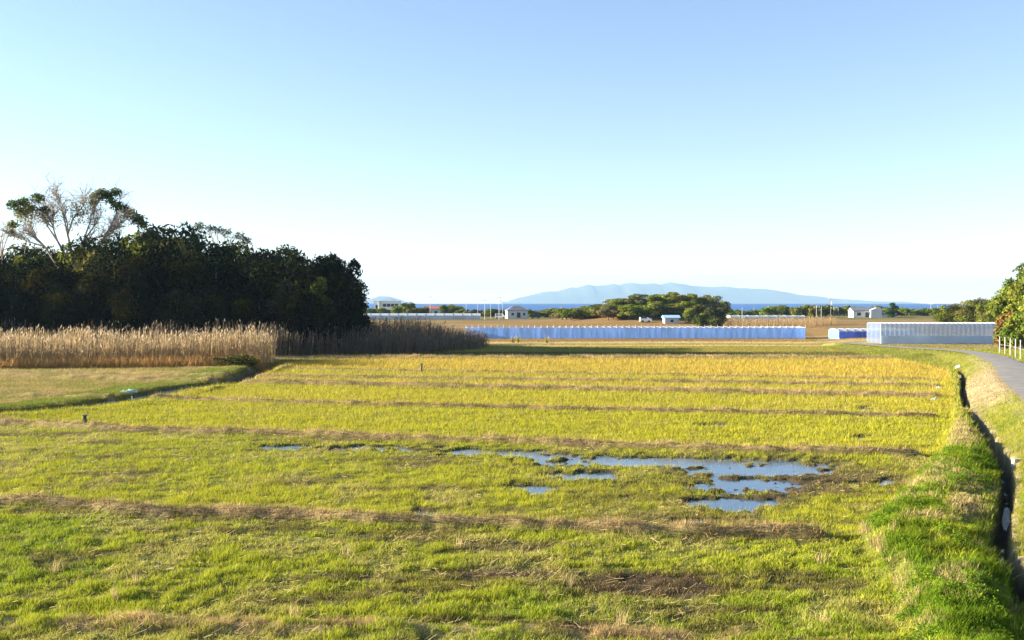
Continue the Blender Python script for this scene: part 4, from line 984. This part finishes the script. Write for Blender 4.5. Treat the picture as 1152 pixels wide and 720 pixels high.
# ---------------------------------------------------------------- broad leaved weeds on the levee
def weeds():
    r = np.random.default_rng(88); n = 2600
    y = 16.5 + 22*r.uniform(0, 1, n)**1.3; a = xe(y) + 0.3; b = xd(y) - 0.5
    x = a + (b-a)*r.uniform(0, 1, n); m = fbm(x*0.9, y*0.9, 131, 3)
    k = (m > 0.47) & (b > a); px, py = pxy(x, y)
    for cx, cy, rx, ry in TANP: k &= ((px-cx)/rx)**2 + ((py-cy)/ry)**2 > 1.0
    x, y = x[k], y[k]; z = height(x, y)
    V, Cc = leaf_cloud(r, np.stack([x, y, z + 0.03], 1), r.uniform(0.06, 0.2, len(x)), 42000, 0.024, [LUSH*1.15, LUSH*0.7, LUSH*0.9, C(0.09, 0.17, 0.02)], up=1.2, shell=0.4)
    o = mesh_np('weeds', V, np.arange(len(V)).reshape(-1, 4), M_GRASS, col=Cc)
    tag(o, 'broad leaved green weeds in clumps on the levee', 'weeds', kind='stuff')
weeds()

# ---------------------------------------------------------------- small things
def crumpled(name, px, py, sx, sy, hgt, mat, lab, cat, seed, z=None):
    x, y = P(px, py); zz = hz(x, y) if z is None else z
    n = 14; g = np.linspace(-1, 1, n); A, B = np.meshgrid(g, g)
    e = np.maximum(0, 1 - (A**2 + B**2)*0.55)
    zt = hgt*e*(0.1 + 1.9*np.abs(fbm(A*2.6+seed, B*2.6, seed, 4)-0.45)*2)
    edge = (np.abs(A) > .99) | (np.abs(B) > .99); zt = np.where(edge, 0.0, zt)
    wob = 1 + 0.35*(fbm(A*1.5, B*1.5+seed, seed+4, 2)-.5)
    i = (np.arange(n-1)[:, None]*n + np.arange(n-1)[None, :]).ravel()
    o = mesh_np(name, np.stack([(A*sx*wob).ravel(), (B*sy*wob).ravel(), zt.ravel()], 1), np.stack([i, i+1, i+n+1, i+n], 1), mat, smooth=True)
    o.location = (x, y, zz); return tag(o, lab, cat)
M_SHEET = simple('white_plastic', (0.75, 0.77, 0.8), 0.35, 0.15, 3)
M_TEAL = simple('pale_teal_plastic', (0.35, 0.55, 0.52), 0.4, 0.15, 3)
crumpled('plastic_bag', 149, 446, 0.45, 0.3, 0.34, M_SHEET, 'crumpled white plastic bag on the creek bank', 'bag', 3)
crumpled('plastic_sheet', 144, 443.5, 0.55, 0.25, 0.25, M_TEAL, 'green plastic sheet lying behind the white bag on the creek bank', 'plastic sheet', 9)
crumpled('plastic_bag', 155, 445, 0.3, 0.25, 0.25, M_BLUEPL, 'small blue bag beside the white bag on the creek bank', 'bag', 13)
crumpled('plastic_bag', 1079, 417, 0.28, 0.22, 0.25, M_SHEET, 'white bag lying on the bank at the far end of the ditch', 'bag', 5)
crumpled('plastic_bag', 1080, 426, 0.16, 0.14, 0.2, M_SHEET, 'smaller white scrap just below the far white bag', 'plastic scrap', 6)
crumpled('plastic_sheet', 1053, 450, 0.3, 0.22, 0.16, M_TEAL, 'pale teal plastic sheet at the right end of a paddy bund', 'plastic sheet', 7)
crumpled('plastic_sheet', 1057, 437, 0.2, 0.15, 0.14, M_TEAL, 'tiny pale scrap above the teal sheet at the paddy edge', 'plastic scrap', 11)
def stake(px, py, hgt, rad, m, lab):
    x, y = P(px, py); b = MB(); b.tube([(0, 0, -.2), (0.01, 0, hgt*.6), (0.02, 0.01, hgt)], [rad, rad, rad*.8], 7)
    root = thing('wooden_stake', (x, y, hz(x, y)), lab, 'stake'); b.build('shaft', m, root)
    c = MB(); c.tube([(0.02, 0.01, hgt), (0.02, 0.01, hgt+.04)], rad*1.25, 7); c.build('cap', m, root)
stake(94, 477, 0.42, 0.11, M_DARK, 'short dark stake on the bund at the left')
stake(474, 419, 0.7, 0.09, M_DARK, 'short dark stake in the golden paddy strip')
# concrete culvert head on the ditch
def culvert():
    x, y = P(1146, 528); z = hz(x+.3, y); root = thing('culvert_headwall', (x, y, z-0.12), 'pale concrete culvert head at the bend of the ditch', 'culvert', rz=0.35)
    b = MB(); b.box(-.2, .2, -.07, .07, -0.4, 0.12); b.build('headwall', simple('old_concrete', (0.5, 0.48, 0.44), .9, .25, 6, bump=.4), root, 0.02)
    p = MB(); p.tube([(0, -.2, -.12), (0, -.06, -.12)], 0.1, 12); p.build('pipe', M_DARK, root)
culvert()
# pampas clumps before the blue net house
def pampas(px, py, lab, n, seed, h=1.1):
    r = np.random.default_rng(seed); x, y = P(px, py); root = thing('pampas_grass', (x, y, hz(x, y)), lab, 'plant', 'pampas clumps before the net house')
    a = r.uniform(0, 2*pi, n); sp = r.uniform(.05, .5, n); hh = h*r.uniform(.6, 1.1, n)
    b = np.stack([np.cos(a)*.1, np.sin(a)*.1, 0*a], 1); t = np.stack([np.cos(a)*sp, np.sin(a)*sp, hh], 1); w = np.stack([-np.sin(a)*.03, np.cos(a)*.03, 0*a], 1)
    mesh_np('blades', np.stack([b-w, b+w, t+w*.3, t-w*.3], 1).reshape(-1, 3), np.arange(4*n).reshape(n, 4), M_REED, root, col=np.repeat(C(.25, .24, .08)*r.uniform(.7, 1.2, (n, 1)), 4, axis=0))
    m = n//4; d = np.stack([np.cos(a[:m])*.1, np.sin(a[:m])*.1, np.full(m, .3)], 1); ww = np.stack([-np.sin(a[:m])*.1, np.cos(a[:m])*.1, np.zeros(m)], 1)*0.6
    mesh_np('plumes', np.stack([t[:m], t[:m]+d*.4+ww, t[:m]+d, t[:m]+d*.4-ww], 1).reshape(-1, 3), np.arange(4*m).reshape(m, 4), M_REED, root, col=np.full((4*m, 3), .3))
for i, (px, py, lab) in enumerate(((577, 386, 'pale pampas clump nearest the left end of the net house'), (583, 385.6, 'tallest pale pampas clump before the net house'), (615, 386, 'lone pampas clump further right before the net house'))): pampas(px, py, lab, 60, 60+i, 0.75 + .2*(i == 1))

# ---------------------------------------------------------------- air
def haze():
    b = MB(); b.box(-12500, 12500, -400, 17000, -90, 340)
    m = bpy.data.materials.new('haze'); m.use_nodes = True; nt = m.node_tree; nt.nodes.remove(nt.nodes['Principled BSDF'])
    v = nt.nodes.new('ShaderNodeVolumePrincipled'); v.inputs['Color'].default_value = (0.35, 0.54, 0.76, 1); v.inputs['Density'].default_value = 0.8e-4
    v.inputs['Anisotropy'].default_value = 0.0
    nt.links.new(v.outputs[0], nt.nodes['Material Output'].inputs['Volume'])
    o = b.build('haze', m); tag(o, 'thin pale sea air fading the far island', 'haze', kind='stuff')
haze()
